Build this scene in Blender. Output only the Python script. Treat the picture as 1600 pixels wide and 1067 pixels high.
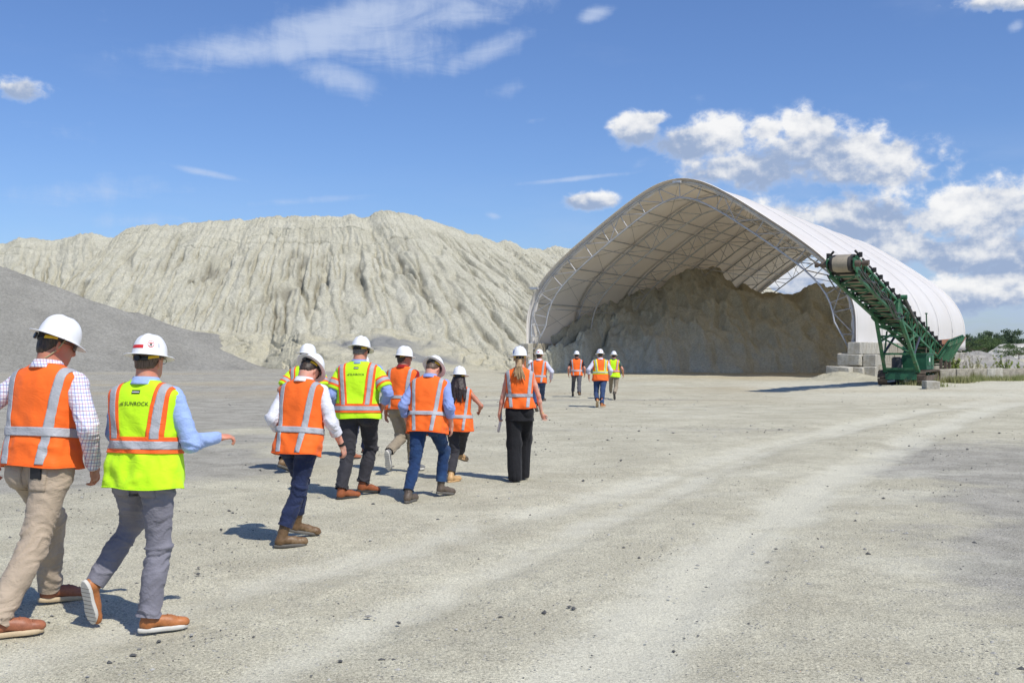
import bpy, bmesh, math, random
import numpy as np
from mathutils import Vector, Matrix
from mathutils.bvhtree import BVHTree
for o in list(bpy.data.objects): bpy.data.objects.remove(o)
scene = bpy.context.scene
COL = scene.collection
rad = math.radians
PI = math.pi
# ------------------------------------------------------------------ camera
F = 1700.0; HC = 1.754; HY = 547.0
cam_d = bpy.data.cameras.new('camera'); cam = bpy.data.objects.new('camera', cam_d); COL.objects.link(cam)
cam_d.sensor_width = 36; cam_d.lens = F / 1600 * 36
cam_d.clip_start = .1; cam_d.clip_end = 9000
cam.location = (0, 0, HC)
cam.rotation_euler = (rad(90) + math.atan(13.5 / F), 0, 0)
scene.camera = cam
# ------------------------------------------------------------------ light
SUN_EL = rad(54); SUN_H = (0.65, -0.76)
SUN_AZ = math.atan2(SUN_H[0], SUN_H[1])          # clockwise from +Y
sd = bpy.data.lights.new('sun', 'SUN'); sun = bpy.data.objects.new('sun', sd); COL.objects.link(sun)
sd.energy = 3.9; sd.angle = rad(.53); sd.color = (1, .955, .88)
sv = Vector((SUN_H[0] * math.cos(SUN_EL), SUN_H[1] * math.cos(SUN_EL), math.sin(SUN_EL)))
sun.rotation_euler = sv.to_track_quat('Z', 'Y').to_euler()
scene.view_settings.view_transform = 'Standard'; scene.view_settings.look = 'None'
scene.view_settings.exposure = 0.16; scene.view_settings.gamma = 1
scene.view_settings.use_curve_mapping = False
scene.cycles.max_bounces = 6

class NT:
    """small node-tree helper"""
    def __init__(s, tree): s.t = tree; s.n = tree.nodes; s.l = tree.links
    def node(s, typ, **kw):
        n = s.n.new(typ)
        for k, v in kw.items(): setattr(n, k, v)
        return n
    def put(s, sock, v):
        if isinstance(v, bpy.types.NodeSocket): s.l.new(v, sock)
        elif isinstance(v, (tuple, list)) and len(v) == 3 and sock.type == 'RGBA': sock.default_value = (*v, 1)
        else: sock.default_value = v
    def math(s, op, a, b=0.0, c=0.0, clamp=False):
        n = s.node('ShaderNodeMath', operation=op, use_clamp=clamp)
        s.put(n.inputs[0], a); s.put(n.inputs[1], b); s.put(n.inputs[2], c); return n.outputs[0]
    def vmath(s, op, a, b=(0, 0, 0)):
        n = s.node('ShaderNodeVectorMath', operation=op)
        s.put(n.inputs[0], a)
        if op == 'SCALE': s.put(n.inputs['Scale'], b)
        else: s.put(n.inputs[1], b)
        return n.outputs['Value'] if op in ('LENGTH', 'DOT_PRODUCT', 'DISTANCE') else n.outputs['Vector']
    def noise(s, vec, scale, detail=4, rough=.55, dist=0, out='Fac', lac=2.0):
        n = s.node('ShaderNodeTexNoise'); n.inputs['Scale'].default_value = scale; n.inputs['Detail'].default_value = detail
        n.inputs['Roughness'].default_value = rough; n.inputs['Distortion'].default_value = dist; n.inputs['Lacunarity'].default_value = lac
        if vec is not None: s.l.new(vec, n.inputs['Vector'])
        return n.outputs[out]
    def mapping(s, vec, scale=(1, 1, 1), rot=(0, 0, 0), loc=(0, 0, 0)):
        n = s.node('ShaderNodeMapping'); s.l.new(vec, n.inputs['Vector'])
        n.inputs['Scale'].default_value = scale; n.inputs['Rotation'].default_value = rot; n.inputs['Location'].default_value = loc
        return n.outputs[0]
    def mix(s, fac, a, b, mode='MIX'):
        n = s.node('ShaderNodeMix', data_type='RGBA', blend_type=mode)
        s.put(n.inputs['Factor'], fac); s.put(n.inputs[6], a); s.put(n.inputs[7], b); return n.outputs[2]
    def step(s, v, a, b, o0=0., o1=1.):
        n = s.node('ShaderNodeMapRange', interpolation_type='SMOOTHSTEP')
        s.put(n.inputs[0], v); s.put(n.inputs[1], a); s.put(n.inputs[2], b); s.put(n.inputs[3], o0); s.put(n.inputs[4], o1); return n.outputs[0]
    def bump(s, h, strength=.5, dist=.01, normal=None):
        n = s.node('ShaderNodeBump'); s.put(n.inputs['Height'], h); n.inputs['Strength'].default_value = strength
        n.inputs['Distance'].default_value = dist
        if normal is not None: s.l.new(normal, n.inputs['Normal'])
        return n.outputs[0]
    def attr(s, name):
        n = s.node('ShaderNodeAttribute', attribute_name=name); return n.outputs['Fac']
    def obj(s):
        return s.node('ShaderNodeTexCoord').outputs['Object']

def new_mat(name, color=(.5, .5, .5), rough=.8, metal=0., spec=.5):
    m = bpy.data.materials.new(name); m.use_nodes = True
    b = m.node_tree.nodes['Principled BSDF']
    b.inputs['Base Color'].default_value = (*color, 1); b.inputs['Roughness'].default_value = rough
    b.inputs['Metallic'].default_value = metal; b.inputs['Specular IOR Level'].default_value = spec
    return m, NT(m.node_tree), b

def plain(name, color, rough=.8, metal=0., spec=.4, var=.15, vscale=8, bump=0., bscale=60, bdist=.003, var2=None):
    """base colour with two scales of mottling and a fine bump"""
    m, n, b = new_mat(name, color, rough, metal, spec)
    co = n.obj()
    a = n.noise(co, vscale, 5, .6); c = n.noise(co, vscale * 7, 3, .6)
    v = n.math('ADD', n.math('MULTIPLY', a, .65), n.math('MULTIPLY', c, .35))
    f = n.step(v, .3, .7, 1 - var, 1 + var * .6)
    colr = n.vmath('SCALE', tuple(color), f)
    if var2: colr = n.mix(n.step(n.noise(co, vscale * .6, 6, .65), .52, .68), colr, var2)
    n.l.new(colr, b.inputs['Base Color'])
    if bump: n.l.new(n.bump(n.noise(co, bscale, 4, .6), bump, bdist), b.inputs['Normal'])
    return m

# ------------------------------------------------------------------ sky
def uv_px(px, py):
    x = (px - 800) / F; z = (HY - py) / F
    return math.atan(x), math.atan(z / math.hypot(1, x))
world = bpy.data.worlds.new('World'); scene.world = world; world.use_nodes = True
def build_sky():
    n = NT(world.node_tree)
    for x in list(n.n): n.n.remove(x)
    out = n.node('ShaderNodeOutputWorld')
    sky = n.node('ShaderNodeTexSky', sky_type='NISHITA'); sky.sun_disc = False
    sky.sun_elevation = SUN_EL; sky.sun_rotation = SUN_AZ; sky.altitude = 50; sky.air_density = 1.0; sky.dust_density = .6; sky.ozone_density = 4.5
    bg = n.node('ShaderNodeBackground'); n.l.new(n.vmath('MULTIPLY', sky.outputs[0], (.84, .96, 1.22)), bg.inputs[0]); bg.inputs[1].default_value = .098
    d = n.node('ShaderNodeTexCoord').outputs['Generated']
    sp = n.node('ShaderNodeSeparateXYZ'); n.l.new(d, sp.inputs[0])
    u = n.math('ARCTAN2', sp.outputs[0], sp.outputs[1]); v = n.math('ARCSINE', sp.outputs[2])
    cb = n.node('ShaderNodeCombineXYZ'); n.l.new(u, cb.inputs[0]); n.l.new(v, cb.inputs[1]); uv = cb.outputs[0]
    # cumulus: soft ellipses broken up by noise  (px, py, half width px, half height px)
    E = [(996,200,34,22),(1020,184,24,10),(1105,215,70,26),(1195,205,30,16),(1275,216,62,36),(1310,250,118,44),(1200,262,100,30),(1240,238,84,34),(1330,275,100,22),(1385,270,45,26),
         (925,314,46,13),(1230,345,80,34),(1345,335,85,44),(1390,318,30,26),(1480,345,60,42),(1580,335,70,44),(1540,390,110,34),(1420,385,70,26),
         (20,138,36,17),(1230,440,100,28),(1560,2,60,12),(1500,460,170,24),(1640,395,90,50),(1700,300,90,60),(1820,370,160,70)]
    wn = n.noise(n.mapping(uv, (1, 1.25, 1)), 21, 9, .56)          # puffs
    wl = n.noise(n.mapping(uv, (1, 1.25, 1), loc=(3, 1, 0)), 9, 3, .5)
    field = None; wt = None; wsum = None
    for (px, py, a, b) in E:
        cu, cv = uv_px(px, py)
        q = n.vmath('MULTIPLY', n.vmath('SUBTRACT', uv, (cu, cv, 0)), (F / a / 1.14, F / b / 1.14, 0))
        e = n.math('SUBTRACT', 1.0, n.vmath('LENGTH', q))
        field = e if field is None else n.math('SMOOTH_MAX', field, e, .25)
        w = n.math('POWER', n.math('MAXIMUM', n.math('ADD', e, .35), 0.), 2.0)
        ty = n.vmath('DOT_PRODUCT', q, (.18, 1, 0))
        wt = n.math('MULTIPLY', w, ty) if wt is None else n.math('MULTIPLY_ADD', w, ty, wt)
        wsum = w if wsum is None else n.math('ADD', wsum, w)
    hgt = n.math('DIVIDE', wt, n.math('ADD', wsum, .001))
    wf = n.noise(n.mapping(uv, (1, 1.3, 1)), 70, 6, .6, .3)
    pert = n.math('ADD', n.math('MULTIPLY', n.math('ADD', n.math('SUBTRACT', wn, .5), n.math('MULTIPLY', n.math('SUBTRACT', wf, .5), .42)), 2.5), n.math('MULTIPLY', n.math('SUBTRACT', wl, .5), 1.2))
    dens = n.math('ADD', field, pert)
    mask = n.step(dens, -.2, .45)
    mask = n.math('MULTIPLY', mask, n.step(field, -.75, -.1))
    wn2 = n.noise(n.mapping(uv, (1, 1.25, 1), loc=(-.002, -.009, 0)), 21, 9, .56)
    dif = n.math('SUBTRACT', wn, wn2)
    sh_ = n.math('ADD', n.math('ADD', hgt, n.math('MULTIPLY', dif, 5.0)), n.math('MULTIPLY', n.math('SUBTRACT', wl, .5), 2.2))
    lit = n.step(sh_, -.6, .55)
    c2 = n.mix(lit, (.36, .46, .66), (.84, .86, .90))
    c2 = n.mix(n.step(sh_, .25, 1.1), c2, (1.0, 1.0, 1.0))
    # low haze bank of soft clouds near the horizon, all round
    hz = n.noise(n.mapping(uv, (1, 3.6, 1)), 7, 7, .55)
    right = n.step(u, -.02, .30)
    hm = n.math('MULTIPLY', n.step(hz, .40, .62), n.math('MULTIPLY', n.step(v, .20, .02), n.math('MULTIPLY_ADD', right, .72, .10)))
    c3 = n.mix(n.step(hz, .5, .75), (.40, .52, .75), (.72, .78, .90))
    # cirrus: streaked ellipses (px,py,a,b,angle,strength)
    C = [(430,72,270,36,8,1.0),(560,30,330,46,14,1.0),(600,70,190,55,-4,.8),(530,122,95,34,-16,.9),(760,80,110,26,20,.9),(700,20,220,40,10,.8),(930,22,44,16,14,.85),
         (1590,40,16,12,20,.8),(771,337,20,8,-10,.7),(330,272,70,9,-9,.9),(130,300,170,30,4,.5),(500,312,140,9,5,.55),(900,279,130,6,5,.8),(840,188,34,9,4,.5),(790,140,50,18,10,.5),
         (1070,145,90,12,-20,.25),(240,290,120,22,-4,.4),(60,205,90,30,0,.25),(200,345,160,16,3,.4),(930,240,26,10,0,.35),(590,335,200,10,2,.2),(1000,255,30,12,30,.4)]
    st = n.noise(n.mapping(uv, (14, 46, 1), rot=(0, 0, rad(-24))), 1.0, 8, .68, .6)
    st2 = n.noise(n.mapping(uv, (30, 10, 1), rot=(0, 0, rad(28))), 1.6, 6, .6, .4)
    ci = None
    for (px, py, a, b, ang, k) in C:
        cu, cv = uv_px(px, py)
        q = n.vmath('SUBTRACT', uv, (cu, cv, 0))
        r = n.node('ShaderNodeVectorRotate', rotation_type='Z_AXIS'); n.l.new(q, r.inputs['Vector']); r.inputs['Angle'].default_value = rad(-ang)
        q = n.vmath('MULTIPLY', r.outputs[0], (F / a, F / b, 0))
        e = n.math('MULTIPLY', n.step(n.vmath('LENGTH', q), 1.25, .05), k)
        ci = e if ci is None else n.math('MAXIMUM', ci, e)
    sw = n.math('ADD', n.math('MULTIPLY', st, .6), n.math('MULTIPLY', st2, .4))
    cm = n.math('MULTIPLY', n.step(n.math('ADD', n.math('MULTIPLY', ci, .55), n.math('SUBTRACT', sw, .5)), .10, .66), .74)
    ds = n.math('MULTIPLY', n.step(n.noise(n.mapping(uv, (3, 9, 1)), 1.2, 6, .6), .56, .8), .10)
    cm = n.math('MAXIMUM', cm, ds)
    col = n.mix(mask, n.mix(n.math('DIVIDE', hm, .9), (.62, .72, .92), c3), c2)
    tot = n.math('SUBTRACT', 1.0, n.math('MULTIPLY', n.math('SUBTRACT', 1.0, n.math('MULTIPLY', mask, .97)),
        n.math('MULTIPLY', n.math('SUBTRACT', 1.0, hm), n.math('SUBTRACT', 1.0, cm))))
    cbg = n.node('ShaderNodeBackground'); n.l.new(col, cbg.inputs[0]); cbg.inputs[1].default_value = .85
    mx = n.node('ShaderNodeMixShader'); n.l.new(tot, mx.inputs[0]); n.l.new(bg.outputs[0], mx.inputs[1]); n.l.new(cbg.outputs[0], mx.inputs[2])
    n.l.new(mx.outputs[0], out.inputs[0])
build_sky()

# ------------------------------------------------------------------ helpers
def G(px, py):                       # ground point seen at a pixel of the 1600 px photograph
    D = F * HC / (py - HY); return np.array([(px - 800) / F * D, D, 0.])
def P(px, py, D):                    # point at a pixel and at distance D
    return np.array([(px - 800) / F * D, D, HC + (HY - py) / F * D])

def _h(ix, iy, iz):
    n = (ix.astype(np.uint32) * np.uint32(374761393) + iy.astype(np.uint32) * np.uint32(668265263) + iz.astype(np.uint32) * np.uint32(2147483647 % 1442695041))
    n = (n ^ (n >> np.uint32(13))) * np.uint32(1274126177)
    n = n ^ (n >> np.uint32(16))
    return (n & np.uint32(0xffffff)).astype(np.float32) / np.float32(0xffffff)
def vnoise(x, y, z=0.):
    x, y, z = np.broadcast_arrays(np.asarray(x, np.float32), np.asarray(y, np.float32), np.asarray(z, np.float32))
    fx, fy, fz = np.floor(x), np.floor(y), np.floor(z)
    ix, iy, iz = fx.astype(np.int64), fy.astype(np.int64), fz.astype(np.int64)
    x = x - fx; y = y - fy; z = z - fz
    x = x * x * x * (x * (x * 6 - 15) + 10); y = y * y * y * (y * (y * 6 - 15) + 10); z = z * z * z * (z * (z * 6 - 15) + 10)
    r = 0
    for i in (0, 1):
        for j in (0, 1):
            for k in (0, 1):
                r = r + _h(ix + i, iy + j, iz + k) * (x if i else 1 - x) * (y if j else 1 - y) * (z if k else 1 - z)
    return r
def fbm(x, y, z=0., o=4, g=.5):
    a = 1.; s = 0.; t = 0.; x = np.asarray(x, np.float32); y = np.asarray(y, np.float32); z = np.asarray(z, np.float32)
    for i in range(o):
        s = s + a * vnoise(x + 17.3 * i, y - 9.1 * i, z + 3.7 * i); t += a; a *= g; x = x * 2.03; y = y * 2.03; z = z * 2.03
    return s / t * 2 - 1            # -1..1

def tag(o, label=None, cat=None, group=None, kind=None):
    if label: o['label'] = label
    if cat: o['category'] = cat
    if group: o['group'] = group
    if kind: o['kind'] = kind
    return o
def link(name, data, parent=None):
    o = bpy.data.objects.new(name, data); COL.objects.link(o)
    if parent is not None: o.parent = parent
    return o
def empty(name, loc, rz=0.):
    o = link(name, None); o.location = loc; o.rotation_euler = (0, 0, rz); o.empty_display_size = .2; return o
def mesh_np(name, V, Fq, mat, parent=None, smooth=True, attrs=None):
    V = np.ascontiguousarray(V, np.float32); me = bpy.data.meshes.new(name)
    Fq = np.asarray(Fq, np.int32); nf, k = Fq.shape
    me.vertices.add(len(V)); me.vertices.foreach_set('co', V.ravel())
    me.loops.add(nf * k); me.loops.foreach_set('vertex_index', Fq.ravel())
    me.polygons.add(nf); me.polygons.foreach_set('loop_start', np.arange(0, nf * k, k, dtype=np.int32))
    me.polygons.foreach_set('loop_total', np.full(nf, k, np.int32))
    me.polygons.foreach_set('use_smooth', np.full(nf, smooth, bool))
    if attrs:
        for nm, a in attrs.items():
            at = me.attributes.new(nm, 'FLOAT', 'POINT'); at.data.foreach_set('value', np.asarray(a, np.float32).ravel())
    me.update(calc_edges=True); me.validate()
    if mat: me.materials.append(mat)
    return link(name, me, parent)
def grid_faces(nu, nv, wrap=False):
    i = np.arange(nu if wrap else nu - 1)[:, None]; j = np.arange(nv - 1)[None]
    i2 = (i + 1) % nu
    return np.stack([i * nv + j, i2 * nv + j, i2 * nv + j + 1, i * nv + j + 1], -1).reshape(-1, 4)

class MB:
    """collects boxes, tubes and plates and links them as one mesh"""
    def __init__(s): s.v = []; s.f = []; s.sm = []; s.mi = []
    def add(s, V, Fc, smooth=False, mi=0):
        b = len(s.v); s.v += [tuple(map(float, p)) for p in V]; s.f += [tuple(b + i for i in f) for f in Fc]; s.sm += [smooth] * len(Fc); s.mi += [mi] * len(Fc); return s
    def box(s, c, size, R=None, mi=0, bevel=0.):
        c = np.array(c, float); h = np.array(size, float) / 2
        R = np.eye(3) if R is None else np.array(R)
        V = [c + R @ (h * np.array((x, y, z))) for x in (-1, 1) for y in (-1, 1) for z in (-1, 1)]
        return s.add(V, [(0, 1, 3, 2), (4, 6, 7, 5), (0, 4, 5, 1), (2, 3, 7, 6), (0, 2, 6, 4), (1, 5, 7, 3)], mi=mi)
    def tube(s, a, b, r, n=6, r2=None, caps=True, mi=0, phase=0.):
        a = np.array(a, float); b = np.array(b, float); d = b - a; L = np.linalg.norm(d)
        if L < 1e-6: return s
        d /= L; u = np.cross(d, (0, 0, 1) if abs(d[2]) < .9 else (1, 0, 0)); u /= np.linalg.norm(u); w = np.cross(d, u)
        r2 = r if r2 is None else r2
        V = []
        for p, q in ((a, r), (b, r2)):
            for k in range(n):
                t = 2 * PI * k / n + phase; V.append(p + q * (math.cos(t) * u + math.sin(t) * w))
        Fc = [(k, (k + 1) % n, n + (k + 1) % n, n + k) for k in range(n)]
        s.add(V, Fc, n > 4, mi)
        if caps: s.add(V[:n], [tuple(reversed(range(n)))], mi=mi); s.add(V[n:], [tuple(range(n))], mi=mi)
        return s
    def path(s, pts, r, n=6, mi=0, rs=None):
        pts = [np.array(p, float) for p in pts]; N = len(pts); V = []
        u = None
        for i, p in enumerate(pts):
            d = pts[min(i + 1, N - 1)] - pts[max(i - 1, 0)]; d = d / (np.linalg.norm(d) + 1e-9)
            if u is None: u = np.cross(d, (0, 0, 1) if abs(d[2]) < .9 else (1, 0, 0))
            u = u - d * np.dot(u, d); u /= (np.linalg.norm(u) + 1e-9); w = np.cross(d, u)
            rr = r if rs is None else rs[i]
            for k in range(n):
                t = 2 * PI * k / n; V.append(p + rr * (math.cos(t) * u + math.sin(t) * w))
        Fc = [(i * n + k, i * n + (k + 1) % n, (i + 1) * n + (k + 1) % n, (i + 1) * n + k) for i in range(N - 1) for k in range(n)]
        Fc += [tuple(reversed(range(n))), tuple(range((N - 1) * n, N * n))]
        return s.add(V, Fc, True, mi)
    def plate(s, pts, th, nrm=None, mi=0):
        pts = [np.array(p, float) for p in pts]
        if nrm is None: nrm = np.cross(pts[1] - pts[0], pts[2] - pts[0]); nrm = nrm / np.linalg.norm(nrm)
        nrm = np.array(nrm); k = len(pts)
        V = [p + nrm * th / 2 for p in pts] + [p - nrm * th / 2 for p in pts]
        return s.add(V, [tuple(range(k)), tuple(reversed(range(k, 2 * k)))] + [(i, i + k, (i + 1) % k + k, (i + 1) % k) for i in range(k)], mi=mi)
    def build(s, name, mat, parent=None, kind=None, label=None):
        me = bpy.data.meshes.new(name); me.from_pydata(s.v, [], s.f)
        for i, p in enumerate(me.polygons): p.use_smooth = s.sm[i]; p.material_index = s.mi[i]
        for m in (mat if isinstance(mat, (list, tuple)) else [mat]): me.materials.append(m)
        me.update(); me.validate()
        o = link(name, me, parent)
        if kind: o['kind'] = kind
        if label: o['label'] = label
        return o
def nrmz(v): v = np.array(v, float); return v / (np.linalg.norm(v) + 1e-12)
# ------------------------------------------------------------------ ground and dirt materials
def earth_mat(name, c0, c1, c2, scale=1.0, bump=.6, grain=30., gdist=.02, speck=None, attr_dark=None, dark=(.2, .2, .2), fine=True):
    m, n, b = new_mat(name, c0, .95, 0, .15)
    co = n.obj()
    a = n.noise(co, .35 * scale, 6, .6); a2 = n.noise(co, 2.2 * scale, 5, .65); a3 = n.noise(co, grain, 3, .7)
    col = n.mix(n.step(a, .35, .65), c0, c1)
    col = n.mix(n.math('MULTIPLY', n.step(a2, .48, .72), .6), col, c2)
    col = n.vmath('SCALE', col, n.step(a3, .25, .75, .82, 1.14))
    if speck: col = n.mix(n.math('MULTIPLY', n.step(n.noise(co, grain * 2.2, 3, .6), .60, .70), .8), col, speck)
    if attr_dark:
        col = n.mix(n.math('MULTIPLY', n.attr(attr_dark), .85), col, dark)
    n.l.new(col, b.inputs['Base Color'])
    h = n.math('ADD', n.math('MULTIPLY', a3, gdist), n.math('MULTIPLY', n.noise(co, 5 * scale, 6, .65), gdist * 3))
    n.l.new(n.bump(h, bump, 1.0), b.inputs['Normal'])
    return m

def interp(x, xs, ys): return np.interp(x, xs, ys)

# main gravel yard ---------------------------------------------------
TRK_A = ([6, 8.3, 10.2, 12.6, 15.8, 20.6, 26.2, 30.7, 42, 60], [-2.9, -1.8, -.6, .74, 2.4, 4.9, 8.3, 11.3, 19.5, 32])
TRK_B = ([3, 5.9, 7.9, 11.0, 15, 19.4, 26, 31, 42], [-2.7, -1.4, -.4, .85, 2.6, 4.6, 8.6, 11.8, 20.5])
TRK_C = ([3, 4.5, 6.07, 8.31, 10.96, 14.5, 18.4, 25, 33.9, 45, 60], [-1.0, -.2, .55, 1.4, 2.55, 4.2, 6.3, 9.85, 15.1, 23, 34])
def axis_pts(a, b, st, lo, hi, g=1.09):
    p = list(np.arange(a, b + 1e-6, st)); d = st; x = a; left = []
    while x > lo: d *= g; x -= d; left.append(x)
    d = st; x = p[-1]; right = []
    while x < hi: d *= g; x += d; right.append(x)
    return np.array(left[::-1] + p + right)
def build_ground():
    xs = axis_pts(-8, 12, .075, -3500, 3500, 1.05); ys = axis_pts(5, 24, .085, -400, 5000, 1.05)
    X, Y = np.meshgrid(xs, ys, indexing='ij')
    w = fbm(X * .5, Y * .5, 0, 3) * .2
    def band(tr, wd):
        d = np.abs(X - interp(Y, *tr) + w * .6) / np.sqrt(1 + np.gradient(interp(ys, *tr), ys)[None, :] ** 2)
        return np.exp(-(d / wd) ** 2), d
    A, dA = band(TRK_A, .42); B, dB = band(TRK_B, .30); C, dC = band(TRK_C, .50)
    dust = np.maximum(np.maximum(A * .8, B * .75), C)
    dust = dust * np.clip(1.1 + fbm(X * .9, Y * .5, 5, 4) * .9, 0, 1.2)
    dust = np.maximum(dust, np.clip(fbm(X * .25, Y * .45, 9, 5) * 2.4 - .75, 0, .55))
    # dusty road to the right, in the distance
    far = np.clip((Y - 30) / 10, 0, 1) * np.clip((68 - Y) / 12, 0, 1) * np.clip((X - (Y - 30) * .1 - 6 + w * 8) / 4, 0, 1)
    dust = np.maximum(dust, far * (.75 + .35 * fbm(X * .12, Y * .4, 2, 4)))
    grey = np.clip((-4.0 + .01 * Y - X + w * 3 + fbm(X * .3, Y * .3, 7, 4) * 2.2) / 2.0, 0, 1) * np.clip((Y - 10 + w * 4) / 4, 0, 1) * np.clip((150 - Y) / 20, 0, 1)
    grey = np.maximum(grey, np.clip((X - .3 - .28 * Y + fbm(X * .5, Y * .5, 3, 4) * 1.5) / 1.6, 0, 1) * np.clip((24 - Y) / 6, 0, 1) * .85)
    streak = np.clip(fbm(X * .06, Y * .5, 11, 4) * 2.0 - .15, 0, 1) * np.clip((Y - 16) / 14, 0, 1) * np.clip((110 - Y) / 30, 0, 1) * np.clip((12 - X) / 6, 0, 1)
    grey = np.maximum(grey * (1 - .55 * np.clip(fbm(X * .07, Y * .35, 21, 4) * 2, 0, 1)), streak * .75)
    soil = np.clip((Y - 34) / 8, 0, 1) * np.clip((fbm(X * .07, Y * .16, 4, 4) * 2 + .1), 0, 1) * np.clip((100 - Y) / 20, 0, 1)
    Z = .012 * fbm(X * 1.6, Y * 1.6, 1, 4) + .03 * fbm(X * .25, Y * .25, 2, 3) - .03 * (A + B + C) + .006 * fbm(X * 9, Y * 9, 3, 2)
    Z += .012 * fbm((X - interp(Y, *TRK_C)) * 7, Y * .4, 6, 3) * np.exp(-(np.minimum(np.minimum(dA, dB), dC) / 1.3) ** 2)
    Z += .10 * np.clip(fbm(X * .35, Y * .8, 12, 5), -.3, 1) * np.clip((Y - 36) / 10, 0, 1) * np.clip((100 - Y) / 10, 0, 1)
    Z *= np.clip((400 - np.abs(Y)) / 100, 0, 1) * np.clip((300 - np.abs(X)) / 100, 0, 1)
    m, n, b = new_mat('gravel_yard', (.4, .38, .33), .96, 0, .12)
    co = n.obj()
    base = n.mix(n.step(n.noise(co, .8, 7, .62), .35, .66), (.43, .40, .295), (.53, .50, .375))
    base = n.mix(n.math('MULTIPLY', n.step(n.noise(co, 5, 6, .7), .45, .68), .5), base, (.35, .33, .25))
    gry = n.mix(n.step(n.noise(co, 1.3, 6, .65), .38, .62), (.29, .275, .225), (.38, .36, .30))
    base = n.mix(n.step(n.math('ADD', n.attr('grey'), n.math('MULTIPLY', n.math('SUBTRACT', n.noise(co, 2.0, 8, .7), .5), 1.1)), .2, .8), base, gry)
    base = n.mix(n.math('MULTIPLY', n.attr('soil'), .6), base, (.40, .34, .225))
    dn = n.math('ADD', n.attr('dust'), n.math('MULTIPLY', n.math('SUBTRACT', n.noise(n.mapping(co, (1, .8, 1)), 3.0, 9, .72), .5), 1.3))
    dm = n.math('MULTIPLY', n.step(dn, .2, 1.05), .62)
    base = n.mix(dm, base, (.60, .58, .465))
    # grains: fine speckle and small dark and pale stones
    g1 = n.noise(co, 55, 3, .75); g2 = n.noise(co, 150, 2, .7)
    k = n.math('SUBTRACT', 1.0, n.math('MULTIPLY', dm, .6))
    base = n.vmath('SCALE', base, n.math('ADD', 1.0, n.math('MULTIPLY', n.math('MULTIPLY', n.math('SUBTRACT', n.math('ADD', g1, g2), 1.0), 2.3), k)))
    vo = n.node('ShaderNodeTexVoronoi'); vo.inputs['Scale'].default_value = 34; n.l.new(co, vo.inputs['Vector'])
    stone = n.math('MULTIPLY', n.step(vo.outputs['Distance'], .32, .2), n.math('MULTIPLY', n.step(n.noise(co, 4, 5, .7), .44, .56), k))
    sc = n.node('ShaderNodeSeparateColor'); n.l.new(vo.outputs['Color'], sc.inputs[0])
    scol = n.mix(n.step(sc.outputs[0], .2, .8), (.13, .135, .14), (.45, .44, .41))
    base = n.mix(n.math('MULTIPLY', stone, n.step(sc.outputs[1], .45, .55)), base, scol)
    n.l.new(base, b.inputs['Base Color'])
    h = n.math('ADD', n.math('MULTIPLY', n.noise(co, 14, 8, .72), .022), n.math('MULTIPLY', g1, .008))
    h = n.math('ADD', h, n.math('MULTIPLY', stone, .006)); h = n.math('MULTIPLY', h, n.math('MULTIPLY_ADD', k, .8, .2))
    n.l.new(n.bump(h, .8, 1.0), b.inputs['Normal'])
    V = np.stack([X, Y, Z], -1).reshape(-1, 3)
    o = mesh_np('ground', V, grid_faces(len(xs), len(ys)), m, attrs=dict(dust=dust, grey=grey, soil=soil))
    tag(o, kind='structure')
build_ground()

# loose stones lying on the yard: one uncountable scatter
def build_stones():
    rng = np.random.default_rng(4)
    N = 34000
    Y = 4.6 + (rng.random(N) ** 1.7) * 42; X = (rng.random(N) * 1.2 - .6) * (Y + 1)
    keep = np.ones(N, bool)
    for tr in (TRK_A, TRK_B, TRK_C):
        keep &= (np.abs(X - interp(Y, *tr)) > .55) | (rng.random(N) < .25)
    cl = fbm(X * .8, Y * .8, 2, 3); keep &= rng.random(N) < np.clip(.45 + cl * .9, .05, 1)
    X = X[keep]; Y = Y[keep]; n = len(X)
    r = .0036 + .0055 * rng.random(n) ** 2 + .018 * (rng.random(n) ** 16); r *= np.clip(Y / 14, 1.05, 1.6)
    base = np.array([(1, 0, 0), (.3, .95, 0), (-.8, .6, 0), (-.8, -.6, 0), (.3, -.95, 0), (.15, .1, .75), (-.1, -.15, -.6)])
    tri = np.array([(0, 1, 5), (1, 2, 5), (2, 3, 5), (3, 4, 5), (4, 0, 5), (1, 0, 6), (2, 1, 6), (3, 2, 6), (4, 3, 6), (0, 4, 6)])
    a = rng.random(n) * 6.283; c, s = np.cos(a), np.sin(a)
    B = base[None] * (1 + rng.normal(0, .22, (n, 7, 3))) * np.array([1.2, .85, .75]) * r[:, None, None]
    V = np.empty_like(B); V[..., 0] = B[..., 0] * c[:, None] - B[..., 1] * s[:, None] + X[:, None]; V[..., 1] = B[..., 0] * s[:, None] + B[..., 1] * c[:, None] + Y[:, None]; V[..., 2] = B[..., 2] + r[:, None] * .25
    Fc = (tri[None] + np.arange(n)[:, None, None] * 7).reshape(-1, 3)
    m, nn, b = new_mat('loose_stone', (.3, .3, .28), .9, 0, .2)
    t = np.repeat(rng.random(n), 7)
    col = nn.mix(nn.step(nn.attr('tone'), .3, .9), (.09, .09, .088), (.40, .39, .35)); nn.l.new(col, b.inputs['Base Color'])
    o = mesh_np('loose_stones', V.reshape(-1, 3), Fc, m, smooth=False, attrs=dict(tone=t))
    tag(o, 'small dark and pale stones scattered over the dusty gravel yard', 'stones', kind='stuff')
build_stones()

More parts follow.
